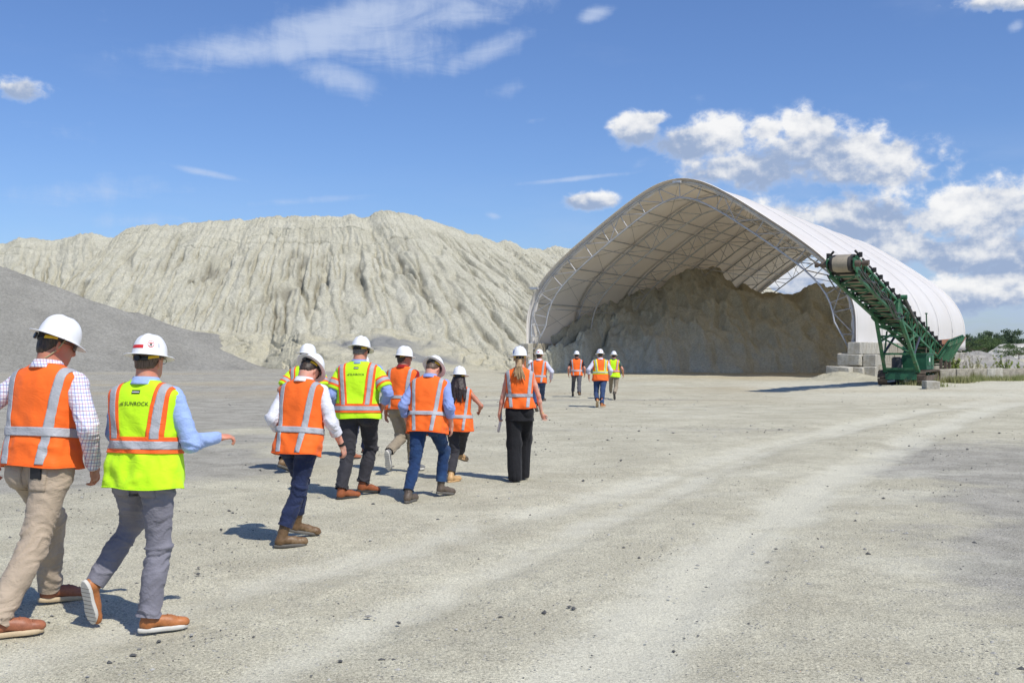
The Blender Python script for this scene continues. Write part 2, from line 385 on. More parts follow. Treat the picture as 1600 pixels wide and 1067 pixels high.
# ------------------------------------------------------------------ heaps and hills: crest line, foot line, eroded face, back slope
def heap(name, crest, foot, mat, nu, nv, shape=1.0, fn=None, label=None, cat=None, kind=None, back=.75, nb=26, attrs=None, round_=.0, crestn=.25, cfreq=.35):
    """crest, foot: lists of world points (same count); the face runs from crest to foot, the back falls away behind"""
    crest = np.array(crest); foot = np.array(foot)
    d = np.r_[0, np.cumsum(np.linalg.norm(np.diff(crest[:, :2], axis=0), axis=1))]; T = np.linspace(0, d[-1], nu)
    def sm(a):                                                # smooth interpolation of the polyline
        y = np.stack([np.interp(T, d, a[:, k]) for k in range(3)], 1)
        return y
    Cc = sm(crest); Ff = sm(foot)
    k = max(3, nu // 60) | 1; ker = np.hanning(k + 2)[1:-1]; ker /= ker.sum()
    def smooth(a): return np.stack([np.convolve(np.pad(a[:, i], k // 2, 'edge'), ker, 'valid') for i in range(3)], 1)
    Cc = smooth(Cc); Ff = smooth(smooth(Ff))
    Cc[:, 2] += crestn * fbm(T * cfreq, 0, 3, 5, .62)
    t = np.linspace(0, 1, nv)
    V = Cc[:, None] * (1 - t)[None, :, None] + Ff[:, None] * t[None, :, None]
    prof = (1 - t) ** shape; 
    if round_: prof = prof - round_ * np.sin(PI * np.clip(t * 2.5, 0, 1)) * 0 + 0
    V[..., 2] = Ff[:, 2][:, None] + (Cc[:, 2] - Ff[:, 2])[:, None] * prof[None]
    U = np.broadcast_to(T[:, None], V.shape[:2]); TT = np.broadcast_to(t[None], V.shape[:2])
    at = {}
    if fn:
        disp, at = fn(U, TT, V, Cc)
        run = (Ff - Cc)[:, None, :2]; Ln = np.linalg.norm(run, axis=-1, keepdims=True); out = run / Ln
        V[..., :2] += out * (disp * .6)[..., None]; V[..., 2] += disp * .8
    # back
    bk = np.linspace(0, 1, nb)[1:][::-1]
    run = (Cc - Ff)[:, None, :2]
    VB = np.empty((nu, nb - 1, 3)); VB[..., :2] = V[:, :1, :2] + run * back * bk[None, :, None]
    VB[..., 2] = Ff[:, 2][:, None] + (V[:, 0, 2] - Ff[:, 2])[:, None] * (1 - bk[None]) - 0.05
    VB[..., 2] += fbm(VB[..., 0] * .3, VB[..., 1] * .3, 1, 4) * .5 * (np.sin(bk * PI))[None]
    A = np.concatenate([VB, V], 1); nV = A.shape[1]
    ats = {kk: np.concatenate([np.repeat(a[:, :1], nb - 1, 1), a], 1) for kk, a in at.items()}
    Fc = grid_faces(nu, nV)[:, ::-1]
    o = mesh_np(name, A.reshape(-1, 3), Fc, mat, attrs=ats)
    tag(o, label, cat, kind=kind)
    return o

M_SAND = earth_mat('pale_quarry_fines', (.55, .525, .40), (.64, .615, .485), (.455, .43, .32), 1., 1., 5., .09, attr_dark='crack', dark=(.28, .26, .195))  # dark tone paints shade into the hill's channels and cracks
M_SAND2 = earth_mat('spoil_earth', (.47, .44, .32), (.53, .50, .375), (.37, .345, .245), 1.6, .9, 9., .05, attr_dark='crack', dark=(.22, .225, .225))
M_GRAV = earth_mat('grey_gravel', (.255, .247, .215), (.31, .30, .262), (.225, .218, .19), .8, 1., 4.5, .06, speck=(.12, .125, .13))
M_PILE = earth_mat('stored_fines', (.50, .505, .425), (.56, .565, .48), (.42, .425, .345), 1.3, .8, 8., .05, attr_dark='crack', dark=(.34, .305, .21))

def rills(U, T, seed, f0, warp=1.6, stretch=2.2):
    """narrow meandering channels that run down the face"""
    w = fbm(U * .10 * f0 * 2, T * stretch * 1.3, seed, 4) * warp / f0 + .30 / f0 * fbm(U * f0 * 1.4, T * stretch * 7, seed + 5, 3)
    a = vnoise((U + w) * f0, T * stretch, seed + .5) * 2 - 1
    r = 1 - np.abs(a)
    return r
def hill_fn(seed, amp=1., f=.28, crackrow=True):
    def fn(U, T, V, C):
        env = np.clip(T * 3 - .12, 0, 1) ** .9 * np.clip((1 - T) * 9 + .25, 0, 1)
        r1 = rills(U, T, seed, f * 1.15, .38, 1.1); r2 = rills(U, T, seed + 11, f * 2.6, .5, 2.4); r3 = rills(U, T, seed + 23, f * 5.2, .7, 5.)
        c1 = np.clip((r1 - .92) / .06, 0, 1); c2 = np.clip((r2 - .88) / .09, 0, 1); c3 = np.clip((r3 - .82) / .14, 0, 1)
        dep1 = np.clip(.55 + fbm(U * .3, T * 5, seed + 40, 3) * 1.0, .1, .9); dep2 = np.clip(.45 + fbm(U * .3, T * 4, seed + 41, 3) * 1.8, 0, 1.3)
        big = fbm(U * .05, T * 1.3, seed + 3, 3)
        disp = env * (-.75 * c1 * dep1 - .6 * c2 * dep2 - .34 * c3 + .34 * (1 - r1) * dep1 + .20 * (1 - r2) + .10 * (1 - r3)) + .35 * big * np.sin(np.clip(T, 0, 1) * PI)
        disp = disp + .26 * fbm(U * .9, T * 14, seed + 7, 6, .70) + .10 * (1 - 2 * np.abs(fbm(U * 2.2, T * 40, seed + 8, 4, .65)))
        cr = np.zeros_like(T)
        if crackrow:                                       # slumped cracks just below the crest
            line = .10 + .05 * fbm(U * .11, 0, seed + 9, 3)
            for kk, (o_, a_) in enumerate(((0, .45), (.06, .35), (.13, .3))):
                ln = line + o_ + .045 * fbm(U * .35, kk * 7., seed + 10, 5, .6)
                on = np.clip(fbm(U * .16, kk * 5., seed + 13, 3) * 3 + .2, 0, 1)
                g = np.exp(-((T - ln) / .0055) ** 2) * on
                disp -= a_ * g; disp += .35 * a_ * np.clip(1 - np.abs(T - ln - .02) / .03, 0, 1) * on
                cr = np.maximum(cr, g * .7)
        crack = np.clip(env * (c1 * dep1 * .9 + c2 * dep2 * .8 + c3 * .35) + cr, 0, 1) * np.clip(.65 + fbm(U * .8, T * 14, seed + 31, 3) * 1.2, 0, 1)  # colour mask: shade of the rills and cracks painted darker
        return disp * amp, dict(crack=crack)
    return fn
def pts(lst): return [P(*p) for p in lst]
def foots(lst): return [np.array([(px - 800) / F * D, D, -.1]) for px, D in lst]
def build_hills():
    heap('far_hill', pts([(-700,455,170),(-420,420,172),(-200,395,175),(-60,384,176),(0,379,176),(30,373,176),(45,374,176),(90,376,176),(125,366,175),(148,362,175),(160,368,175),(185,372,176),(230,385,178),(300,420,180)]),
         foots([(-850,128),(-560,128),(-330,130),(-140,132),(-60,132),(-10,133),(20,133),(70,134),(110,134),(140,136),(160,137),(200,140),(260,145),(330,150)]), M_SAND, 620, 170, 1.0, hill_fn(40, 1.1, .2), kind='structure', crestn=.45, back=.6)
    cr = [(48,500,138),(70,470,140),(110,440,142),(150,402,146),(180,370,149),(203,355,150),(230,352,150),(290,348,150),(350,344,150),(385,346,150),(400,341,150),(440,337,150),(470,339,150),(500,338,150),(545,335,150),(556,337,150),(567,341,150),(585,332,150),(600,330,150),(620,334,150),(640,335,150),(660,342,151),(700,352,152),(740,366,153),(760,374,154),(777,380,155),(790,373,156),(800,379,156),(815,388,157),(845,390,160),(868,384,162),(890,388,164),(930,395,168),(1010,402,172),(1120,420,178),(1250,470,185)]
    cx = [c[0] for c in cr]
    fx = np.interp(cx, [48,110,203,300,400,470,550,600,640,700,800,890,1000,1250], [-90,-50,10,185,300,430,600,730,830,925,1020,1100,1190,1420])
    fd = np.interp(cx, [48,110,203,450,600,800,900,1250], [116,113,111,110,110,114,122,150])
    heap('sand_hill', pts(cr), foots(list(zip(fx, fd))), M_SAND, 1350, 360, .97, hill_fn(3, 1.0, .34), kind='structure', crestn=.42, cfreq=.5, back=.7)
    def spoil(U, T, V, C):
        d = .9 * fbm(V[..., 0] * .16, V[..., 1] * .2, 6, 5, .6) * np.sin(np.clip(T * 1.1, 0, 1) * PI) + .35 * fbm(V[..., 0] * .8, V[..., 1] * .8, 2, 4, .6) * (1 - T * .6) - .35 * np.clip((rills(U, T, 77, .35, 1., 2.) - .8) / .2, 0, 1)
        px = 800 + V[..., 0] / V[..., 1] * F
        wob = fbm(V[..., 0] * .3, V[..., 1] * .3, 3, 4)
        dk = np.clip(1 - np.abs((V[..., 0] + 12.0 - (T - .35) * 9) / 5.5) + wob * .5, 0, 1) * np.clip((T - .16 + wob * .1) * 12, 0, 1) * np.clip((.86 - T + wob * .2) * 6, 0, 1)
        return d, dict(crack=np.clip(dk * 1.6, 0, 1))
    heap('spoil_mound', pts([(180,566,114),(260,535,114),(310,517,114),(360,516,113),(420,520,111),(470,523,105),(510,524,105),(560,520,106),(590,513,107),(620,514,108),(650,524,108),(700,533,107),(740,549,105),(780,560,103),(815,566,100),(850,572,98)]),
         foots([(160,104),(240,104),(300,104),(350,103.5),(410,103),(460,98),(500,90),(550,90),(590,90),(620,90),(655,91),(705,92),(745,93),(785,93),(820,92),(850,91)]), M_SAND2, 560, 110, .8, spoil, kind='structure', crestn=.3, cfreq=.6, back=.6)
    def grav(U, T, V, C):
        return .10 * fbm(U * .4, T * 5, 3, 4) + .05 * fbm(U * 2.5, T * 40, 5, 4, .7) - .5 * np.exp(-((T - .5) / .3) ** 2) * np.clip(fbm(U * .09, T * 1.2, 8, 2), 0, 1), dict(crack=T * 0)
    heap('gravel_pile', pts([(-900,300,98),(-600,290,98),(-400,300,98),(-200,345,98),(-90,380,98),(0,415,98),(60,437,98.5),(130,464,99),(200,488,99.5),(250,507,100),(310,530,100.5),(360,553,101),(395,568,101),(425,577,101)]),
         foots([(-1300,74),(-900,76),(-640,78),(-330,80),(-190,82),(-60,83),(20,85),(110,87),(190,89),(250,91),(320,93),(375,95),(405,97),(430,99)]), M_GRAV, 460, 150, 1.08, grav, kind='structure', crestn=.08, back=.5)
    heap('gravel_bank', pts([(150,478,112),(200,487,112),(215,489,112),(260,505,112),(300,517,112),(340,522,112),(370,540,112),(400,560,111),(440,575,110)]),
         foots([(150,101),(200,101),(220,101.5),(260,102),(310,102),(350,102.4),(380,102.5),(410,102.5),(445,103)]), M_GRAV, 160, 50, 1.05, grav, kind='structure', crestn=.12, back=.5)
build_hills()
# ------------------------------------------------------------------ storage shed
SL = np.array([1.22, 79.7]); SR = np.array([21.46, 67.8]); SW = float(np.linalg.norm(SR - SL)); sw = (SR - SL) / SW
sa = np.array([-sw[1], sw[0]]); SLEN = 45.4; NB = 6; BAY = SLEN / NB
HALF = [(0, 1.9), (0, 4.0), (.1, 4.55), (.5, 5.7), (1.3, 6.88), (2.4, 7.95), (3.9, 9.12), (5.9, 10.52), (7.8, 11.8), (9.2, 12.62), (10.4, 13.16), (SW / 2, 13.38)]
def shed_pt(s, z, l): return np.array([SL[0] + s * sw[0] + l * sa[0], SL[1] + s * sw[1] + l * sa[1], z])
def profile(n=96, off=0., lo=1.9):
    H2 = np.array(HALF + [(SW - s, z) for s, z in HALF[-2::-1]])
    d = np.r_[0, np.cumsum(np.linalg.norm(np.diff(H2, axis=0), axis=1))]
    t = np.linspace(0, d[-1], 400); Q = np.stack([np.interp(t, d, H2[:, 0]), np.interp(t, d, H2[:, 1])], 1)
    k = 25; ker = np.hanning(k + 2)[1:-1]; ker /= ker.sum()
    Qs = np.stack([np.convolve(np.pad(Q[:, i], k // 2, 'reflect', reflect_type='odd'), ker, 'valid') for i in (0, 1)], 1)
    Q = Qs; Q[0] = H2[0]; Q[-1] = H2[-1]
    tg = np.gradient(Q, axis=0); tg /= np.linalg.norm(tg, axis=1, keepdims=True); nr = np.stack([-tg[:, 1], tg[:, 0]], 1)   # outward
    d = np.r_[0, np.cumsum(np.linalg.norm(np.diff(Q, axis=0), axis=1))]; tt = np.linspace(0, d[-1], n)
    q = np.stack([np.interp(tt, d, Q[:, 0]), np.interp(tt, d, Q[:, 1])], 1); m = np.stack([np.interp(tt, d, nr[:, 0]), np.interp(tt, d, nr[:, 1])], 1)
    m /= np.linalg.norm(m, axis=1, keepdims=True)
    return q + m * off, m
def fabric_mat():
    m, n, b = new_mat('white_membrane', (.86, .86, .84), .45, 0, .35)
    co = n.obj()
    v = n.noise(n.mapping(co, (.3, .3, .08)), 1.2, 6, .6)
    n.l.new(n.mix(n.step(v, .35, .75), (.90, .895, .875), (.82, .80, .76)), b.inputs['Base Color'])
    n.l.new(n.bump(n.noise(co, 2.5, 3, .5), .25, .02), b.inputs['Normal'])
    tr = n.node('ShaderNodeBsdfTranslucent'); tr.inputs[0].default_value = (.92, .80, .62, 1)
    mx = n.node('ShaderNodeMixShader'); mx.inputs[0].default_value = .33
    n.l.new(b.outputs[0], mx.inputs[1]); n.l.new(tr.outputs[0], mx.inputs[2]); n.l.new(mx.outputs[0], n.n['Material Output'].inputs[0])
    return m
M_FAB = fabric_mat()
M_SEAM = plain('membrane_seam', (.80, .785, .74), .5, var=.1)
M_GALV = plain('galvanised_steel', (.50, .51, .52), .45, .35, .5, var=.25, vscale=2)
M_CABLE = plain('steel_cable', (.22, .22, .22), .5, .5)
M_CONC = plain('cast_concrete', (.37, .34, .27), .92, 0, .2, var=.4, vscale=1.6, bump=.9, bscale=9, bdist=.03, var2=(.22, .20, .16))
M_CONC2 = plain('dusty_concrete', (.46, .44, .375), .92, 0, .2, var=.35, vscale=1.3, bump=.9, bscale=9, bdist=.03, var2=(.33, .30, .235))
M_DARKM = plain('dark_metal', (.06, .06, .06), .5, .4, var=.2)
def build_shed():
    c0 = shed_pt(SW / 2, 0, SLEN / 2)
    root = empty('storage_shed', (0, 0, 0)); root.location = c0; 
    tag(root, 'huge white fabric storage building with pointed arch roof on steel trusses, open at the front', 'shed')
    O = np.array(c0)
    n = 97; q, m = profile(n)
    for b in range(NB):
        nl = 13; V = np.empty((n, nl, 3))
        for j in range(nl):
            f = j / (nl - 1); l = (b + f) * BAY
            sag = -.045 * math.sin(PI * f) ** .8
            w = np.clip((q[:, 1] - 2.2) / 2, .15, 1)
            o_ = sag * w + .02 + .012 * np.sin(np.arange(n) * .9 + b) * math.sin(PI * f)
            Q = q + m * o_[:, None]
            if True:   # slack hem with small gathers
                low = np.clip((2.6 - q[:, 1]) / .7, 0, 1); Q = Q + m * (low * (.10 + .05 * math.sin(l * 5.1) + .04 * math.sin(l * 11.3)))[:, None]
            for i in range(n): V[i, j] = shed_pt(Q[i, 0], Q[i, 1] - (.2 * f if 0 else 0) - (.18 * (l / SLEN) if q[i, 1] < 2.2 else 0), l) - O
        o = mesh_np('membrane_panel', V.reshape(-1, 3), grid_faces(n, nl)[:, ::-1], M_FAB, root)
        sd_ = o.modifiers.new('thick', 'SOLIDIFY'); sd_.thickness = .012; sd_.offset = -1
    qs, _ = profile(n, .035)
    for b in range(1, NB):
        V = np.array([[shed_pt(qs[i, 0], qs[i, 1], b * BAY + dl) - O for dl in (-.06, .06)] for i in range(4, n - 4)])
        o = mesh_np('seam_strip', V.reshape(-1, 3), grid_faces(n - 8, 2)[:, ::-1], M_SEAM, root); mod = o.modifiers.new('t', 'SOLIDIFY'); mod.thickness = .012; mod.offset = -1
    # front and rear edge flaps wrapped round the end truss
    rng = random.Random(3)
    for l, dirn in ((-.02, -1), (SLEN + .02, 1)):
        rows = []
        for i in range(n):
            r = []
            for (off, dl) in ((.03, .25), (.06, 0.), (.05, -.22), (-.12, -.27), (-.34 + .05 * math.sin(i * 2.1) * (1 if q[i, 1] > 12.3 or q[i, 1] < 5 else .2), -.24)):
                p = q[i] + m[i] * off; r.append(shed_pt(p[0], p[1], l + dl * (-dirn) * (-1)) - O if dirn < 0 else shed_pt(p[0], p[1], l - dl) - O)
            rows.append(r)
        o = mesh_np('edge_flap', np.array(rows).reshape(-1, 3), grid_faces(n, 5)[:, ::-1], M_FAB, root); mod = o.modifiers.new('t', 'SOLIDIFY'); mod.thickness = .01; mod.offset = -1
    # trusses
    NN = 43
    qo, mo = profile(NN, -.17)
    dep = np.interp(np.abs(np.linspace(-1, 1, NN)), [0, .9, 1], [1.05, 1.25, .35])
    qi = qo - mo * dep[:, None]
    for k in range(NB + 1):
        l = k * BAY + (.12 if k == 0 else -.12 if k == NB else 0)
        pt = lambda Q, i: shed_pt(Q[i, 0], Q[i, 1], l) - O
        mb = MB()
        mb.path([pt(qo, i) for i in range(NN)], .065, 7)
        tr = mb.build('truss', M_GALV, root)
        mb = MB(); mb.path([pt(qi, i) for i in range(0, NN)], .06, 7); mb.build('inner_chord', M_GALV, tr)
        for i in range(1, NN - 1, 2):
            MB().tube(pt(qo, i), pt(qi, i), .03, 5).build('web_strut', M_GALV, tr)
            if i + 2 < NN:
                a, b_ = (i, i + 2) if i < NN // 2 else (i + 2, i)
                MB().tube(pt(qo, a if (i // 2) % 6 else b_), pt(qi, b_ if (i // 2) % 6 else a), .028, 5).build('web_diagonal', M_GALV, tr)
                if (i // 2) % 6 == 0: MB().tube(pt(qo, i + 1), pt(qi, i + 1), .026, 5).build('web_strut', M_GALV, tr)
        for i in (0, NN - 1):
            mb = MB(); mb.box(pt(qo, i) + np.array([0, 0, -.03]), (.55, .4, .06)); mb.tube(pt(qo, i) + np.array((0, 0, -.03)), pt(qo, i) + np.array((0, 0, .45)), .09, 8); mb.build('base_plate', M_GALV, tr)
    # purlins in pairs (outer and inner) along the building
    for i in (4, 8, 12, 16, 21, 26, 30, 34, 38):
        MB().tube(shed_pt(*qo[i], .1) - O, shed_pt(*qo[i], SLEN - .1) - O, .045, 6).build('purlin', M_GALV, root)
        MB().tube(shed_pt(*qi[i], .1) - O, shed_pt(*qi[i], SLEN - .1) - O, .04, 6).build('purlin', M_GALV, root)
    idx = [1, 4, 8, 12, 16, 21, 26, 30, 34, 38, 41]
    for b in (0, 2, 4, 5):
        for a, c in zip(idx[:-1], idx[1:]):
            MB().tube(shed_pt(*qo[a], b * BAY) - O, shed_pt(*qo[c], (b + 1) * BAY) - O, .011, 4).build('bracing_cable', M_CABLE, root)
            MB().tube(shed_pt(*qo[c], b * BAY) - O, shed_pt(*qo[a], (b + 1) * BAY) - O, .011, 4).build('bracing_cable', M_CABLE, root)
    # floodlights
    for i, kk in ((12, 1), (48, 0), (83, -1)):
        p = shed_pt(q[i][0] + m[i][0] * (.12 if kk else -.22), q[i][1] + m[i][1] * (.12 if kk else -.22), -.4) - O
        R = np.array([[sw[0], sa[0], 0], [sw[1], sa[1], 0], [0, 0, 1]])
        mb = MB(); mb.box(p, (.55, .28, .16), R); mb.box(p + R @ np.array([-.38 * kk, 0, .05]), (.2, .1, .06), R); mb.tube(p, p + R @ np.array([0, .45, -.1]), .03, 6)
        mb.build('floodlight', M_GALV if kk >= 0 else M_DARKM, root)
    return root
SHED = build_shed()

# concrete blocks -----------------------------------------------------
def block_mesh(name, size, seed, chip=.04, mat=None):
    rng = random.Random(seed); bm = bmesh.new(); bmesh.ops.create_cube(bm, size=1)
    for v in bm.verts:
        v.co = Vector((v.co.x * size[0], v.co.y * size[1], v.co.z * size[2])) + Vector([rng.uniform(-chip, chip) * .5 for _ in range(3)])
    bmesh.ops.bevel(bm, geom=bm.edges[:], offset=.028, segments=1, affect='EDGES')
    me = bpy.data.meshes.new(name); bm.to_mesh(me); bm.free(); me.materials.append(mat or M_CONC); return me
BL = [block_mesh('concrete_block', (1.49, .74, .745), s, .055, M_CONC2 if s % 2 else M_CONC) for s in range(5)]
BLR = [block_mesh('broken_block', (1.45, .74, .74), 20 + s, .16, M_CONC2) for s in range(2)]
BS = block_mesh('concrete_block', (.75, .74, .745), 31, .03, M_CONC2)
def put_blocks(root, lst, seed=1):
    rng = random.Random(seed)
    for (me, loc, rz) in lst:
        o = link('concrete_block', me, root); o.location = np.array(loc) - np.array(root.location); o.rotation_euler = (0, 0, rz + rng.uniform(-.012, .012))
def build_blocks():
    az = math.atan2(sa[1], sa[0]); wz = math.atan2(sw[1], sw[0]); rng = random.Random(8)
    # right side wall, under the sunlit membrane
    r = empty('block_wall', shed_pt(SW, 0, SLEN / 2)); tag(r, 'stacked grey concrete blocks under the sunlit right side of the white shed, behind the green conveyor', 'wall')
    L = []
    nrow = lambda l: 3 if l < 34 else 2
    k = 0; l = .9
    while l < SLEN:
        for row in range(nrow(l)):
            p = shed_pt(SW + .02 + rng.uniform(-.03, .03), .375 + .752 * row, l + (.35 if row % 2 else 0)); L.append((rng.choice(BL), p, az))
        l += 1.53
    for (dl, row, ds) in ((-.55, 0, -.1), (-1.1, 0, -.75), (-.5, 1, -.3), (-.35, 2, .0)):
        L.append((BS if row == 2 else rng.choice(BLR), shed_pt(SW + ds, .375 + .752 * row, dl), wz + .1 * ds))
    L.append((BS, shed_pt(SW + .9, .375, -.3), wz)); L.append((BS, shed_pt(SW + .88, 1.127, -.1), wz))
    put_blocks(r, L)
    # left side wall
    r = empty('block_wall', shed_pt(0, 0, SLEN / 2)); tag(r, 'stacked concrete blocks carrying the shaded left side of the shed, beside the sand hill', 'wall')
    L = []; l = .9
    while l < SLEN:
        for row in range(3): L.append((rng.choice(BL), shed_pt(-.02, .375 + .752 * row, l + (.35 if row % 2 else 0)), az))
        l += 1.53
    for row in range(3): L.append((BS, shed_pt(0., .375 + .752 * row, -.35), wz))
    put_blocks(r, L, 2)
    # rear right corner stack
    r = empty('block_stack', shed_pt(SW + .5, 0, SLEN + .3)); tag(r, 'two concrete blocks stacked at the far right corner of the white shed', 'blocks')
    put_blocks(r, [(BS, shed_pt(SW + .5, .375 + .752 * k, SLEN + .3), wz) for k in range(2)], 3)
    # retaining wall on the right
    st = np.array([23.05, 58.5]); d = nrmz([6.8, 4.9]); nn = np.array([-d[1], d[0]]); az2 = math.atan2(d[1], d[0])
    r = empty('retaining_wall', (*(st + d * 7), 0)); tag(r, 'low wall of pale concrete blocks running off to the right, beside the dusty road', 'wall')
    L = []
    for k in range(26):
        c = st + d * (.75 + 1.51 * k) + nn * (.375 + rng.uniform(-.03, .03)); L.append((rng.choice(BL), (*c, .34 + rng.uniform(-.02, .02)), az2))
    put_blocks(r, L, 4)
    b = link('concrete_block', block_mesh('concrete_block', (.58, 1.0, .42), 50, .05, M_CONC2)); b.location = (19.2, 49.9, .12); b.rotation_euler = (0, 0, -.18)
    tag(b, 'small half buried concrete block lying in front of the low pale wall', 'block')
    # marker post beside the left corner
    p = shed_pt(.25, 0, -1.0)
    mb = MB(); mb.tube((0, 0, 0), (0, 0, 1.25), .09, 8); mb.tube((0, 0, 1.25), (0, 0, 1.3), .1, 8)
    o = mb.build('bollard', plain('rust_orange_paint', (.42, .14, .05), .7, var=.3)); o.location = p
    tag(o, 'short rusty orange steel post beside the left corner of the shed', 'bollard')
build_blocks()

def build_pile():
    def fn(U, T, V, C):
        env = np.sin(np.clip(T, 0, 1) * PI) ** .5
        V[..., 1] -= T ** 4 * (1.6 * fbm(V[..., 0] * .35, 3, 1, 4) + .3)
        a = fbm(V[..., 0] * .16, V[..., 2] * .2 + T * 2, 5, 5, .58)
        slump = np.abs(fbm(V[..., 0] * .22, T * 2.6, 15, 4)); 
        r = rills(U, T, 60, .25, 1.3, 1.6)
        lump = 1 - np.abs(fbm(V[..., 0] * .45 + 9, V[..., 2] * .5, 25, 4, .6)) * 2; lump2 = 1 - np.abs(fbm(V[..., 0] * 1.1, V[..., 2] * 1.1 + T * 3, 27, 3, .6)) * 2
        d = env * (1.7 * a + 1.7 * (slump - .3) + .55 * lump + .28 * lump2 - .6 * np.clip((r - .75) / .25, 0, 1)) + .16 * fbm(U * 1.5, T * 20, 9, 5, .68)
        # vertical scarp in the upper third
        d = d + .9 * np.exp(-((T - .28 - .06 * fbm(U * .15, 0, 2, 3)) / .12) ** 2)
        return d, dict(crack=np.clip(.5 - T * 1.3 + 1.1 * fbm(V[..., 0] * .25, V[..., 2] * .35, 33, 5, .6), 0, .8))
    cr = [(832,555,82),(850,534,83),(885,519,85),(915,504,88),(940,490,90),(975,466,95),(1000,459,97),(1040,441,100),(1062,428,101),(1075,424,102),(1090,415,102.5),(1105,412,103),(1118,417,102),(1127,421,101.5),(1133,436,101),(1142,440,100.5),(1150,453,100),(1163,444,99.5),(1172,452,99),(1190,458,98.5),(1215,457,98),(1232,460,97.5),(1250,455,97),(1257,447,96.5),(1275,447,96),(1287,453,95.5),(1300,452,95),(1310,451,95),(1330,457,94),(1380,466,92),(1430,486,90)]
    cx = [c[0] for c in cr]
    fx = np.interp(cx, [832, 950, 1105, 1300, 1430], [833, 905, 1080, 1330, 1438])
    fd = np.interp(cx, [832, 950, 1105, 1300, 1430], [80.3, 82.5, 84.5, 83, 82])
    heap('stockpile', pts(cr), foots(list(zip(fx, fd))), M_PILE, 420, 190, .82, fn, 'tall pile of pale brown fines stored in the shade under the white shed roof', 'stockpile', crestn=.22, cfreq=.8, back=.55)
    # low heaps of spilled material in front of the stack of blocks
    def fn2(U, T, V, C): return .12 * fbm(U * 1.4, T * 4, 5, 4) * np.sin(T * PI), dict(crack=T * 0)
    heap('spilled_fines', pts([(1262,592,66),(1290,583,66.5),(1310,580,67),(1340,582,66.5),(1375,590,65.5)]), foots([(1235,62.5),(1275,61.5),(1310,61),(1345,61.5),(1385,62.5)]), M_SAND2, 60, 20, .8, fn2,
         'low heap of spilled pale fines at the foot of the corner blocks', 'heap', crestn=.06, cfreq=2., back=.7)
build_pile()

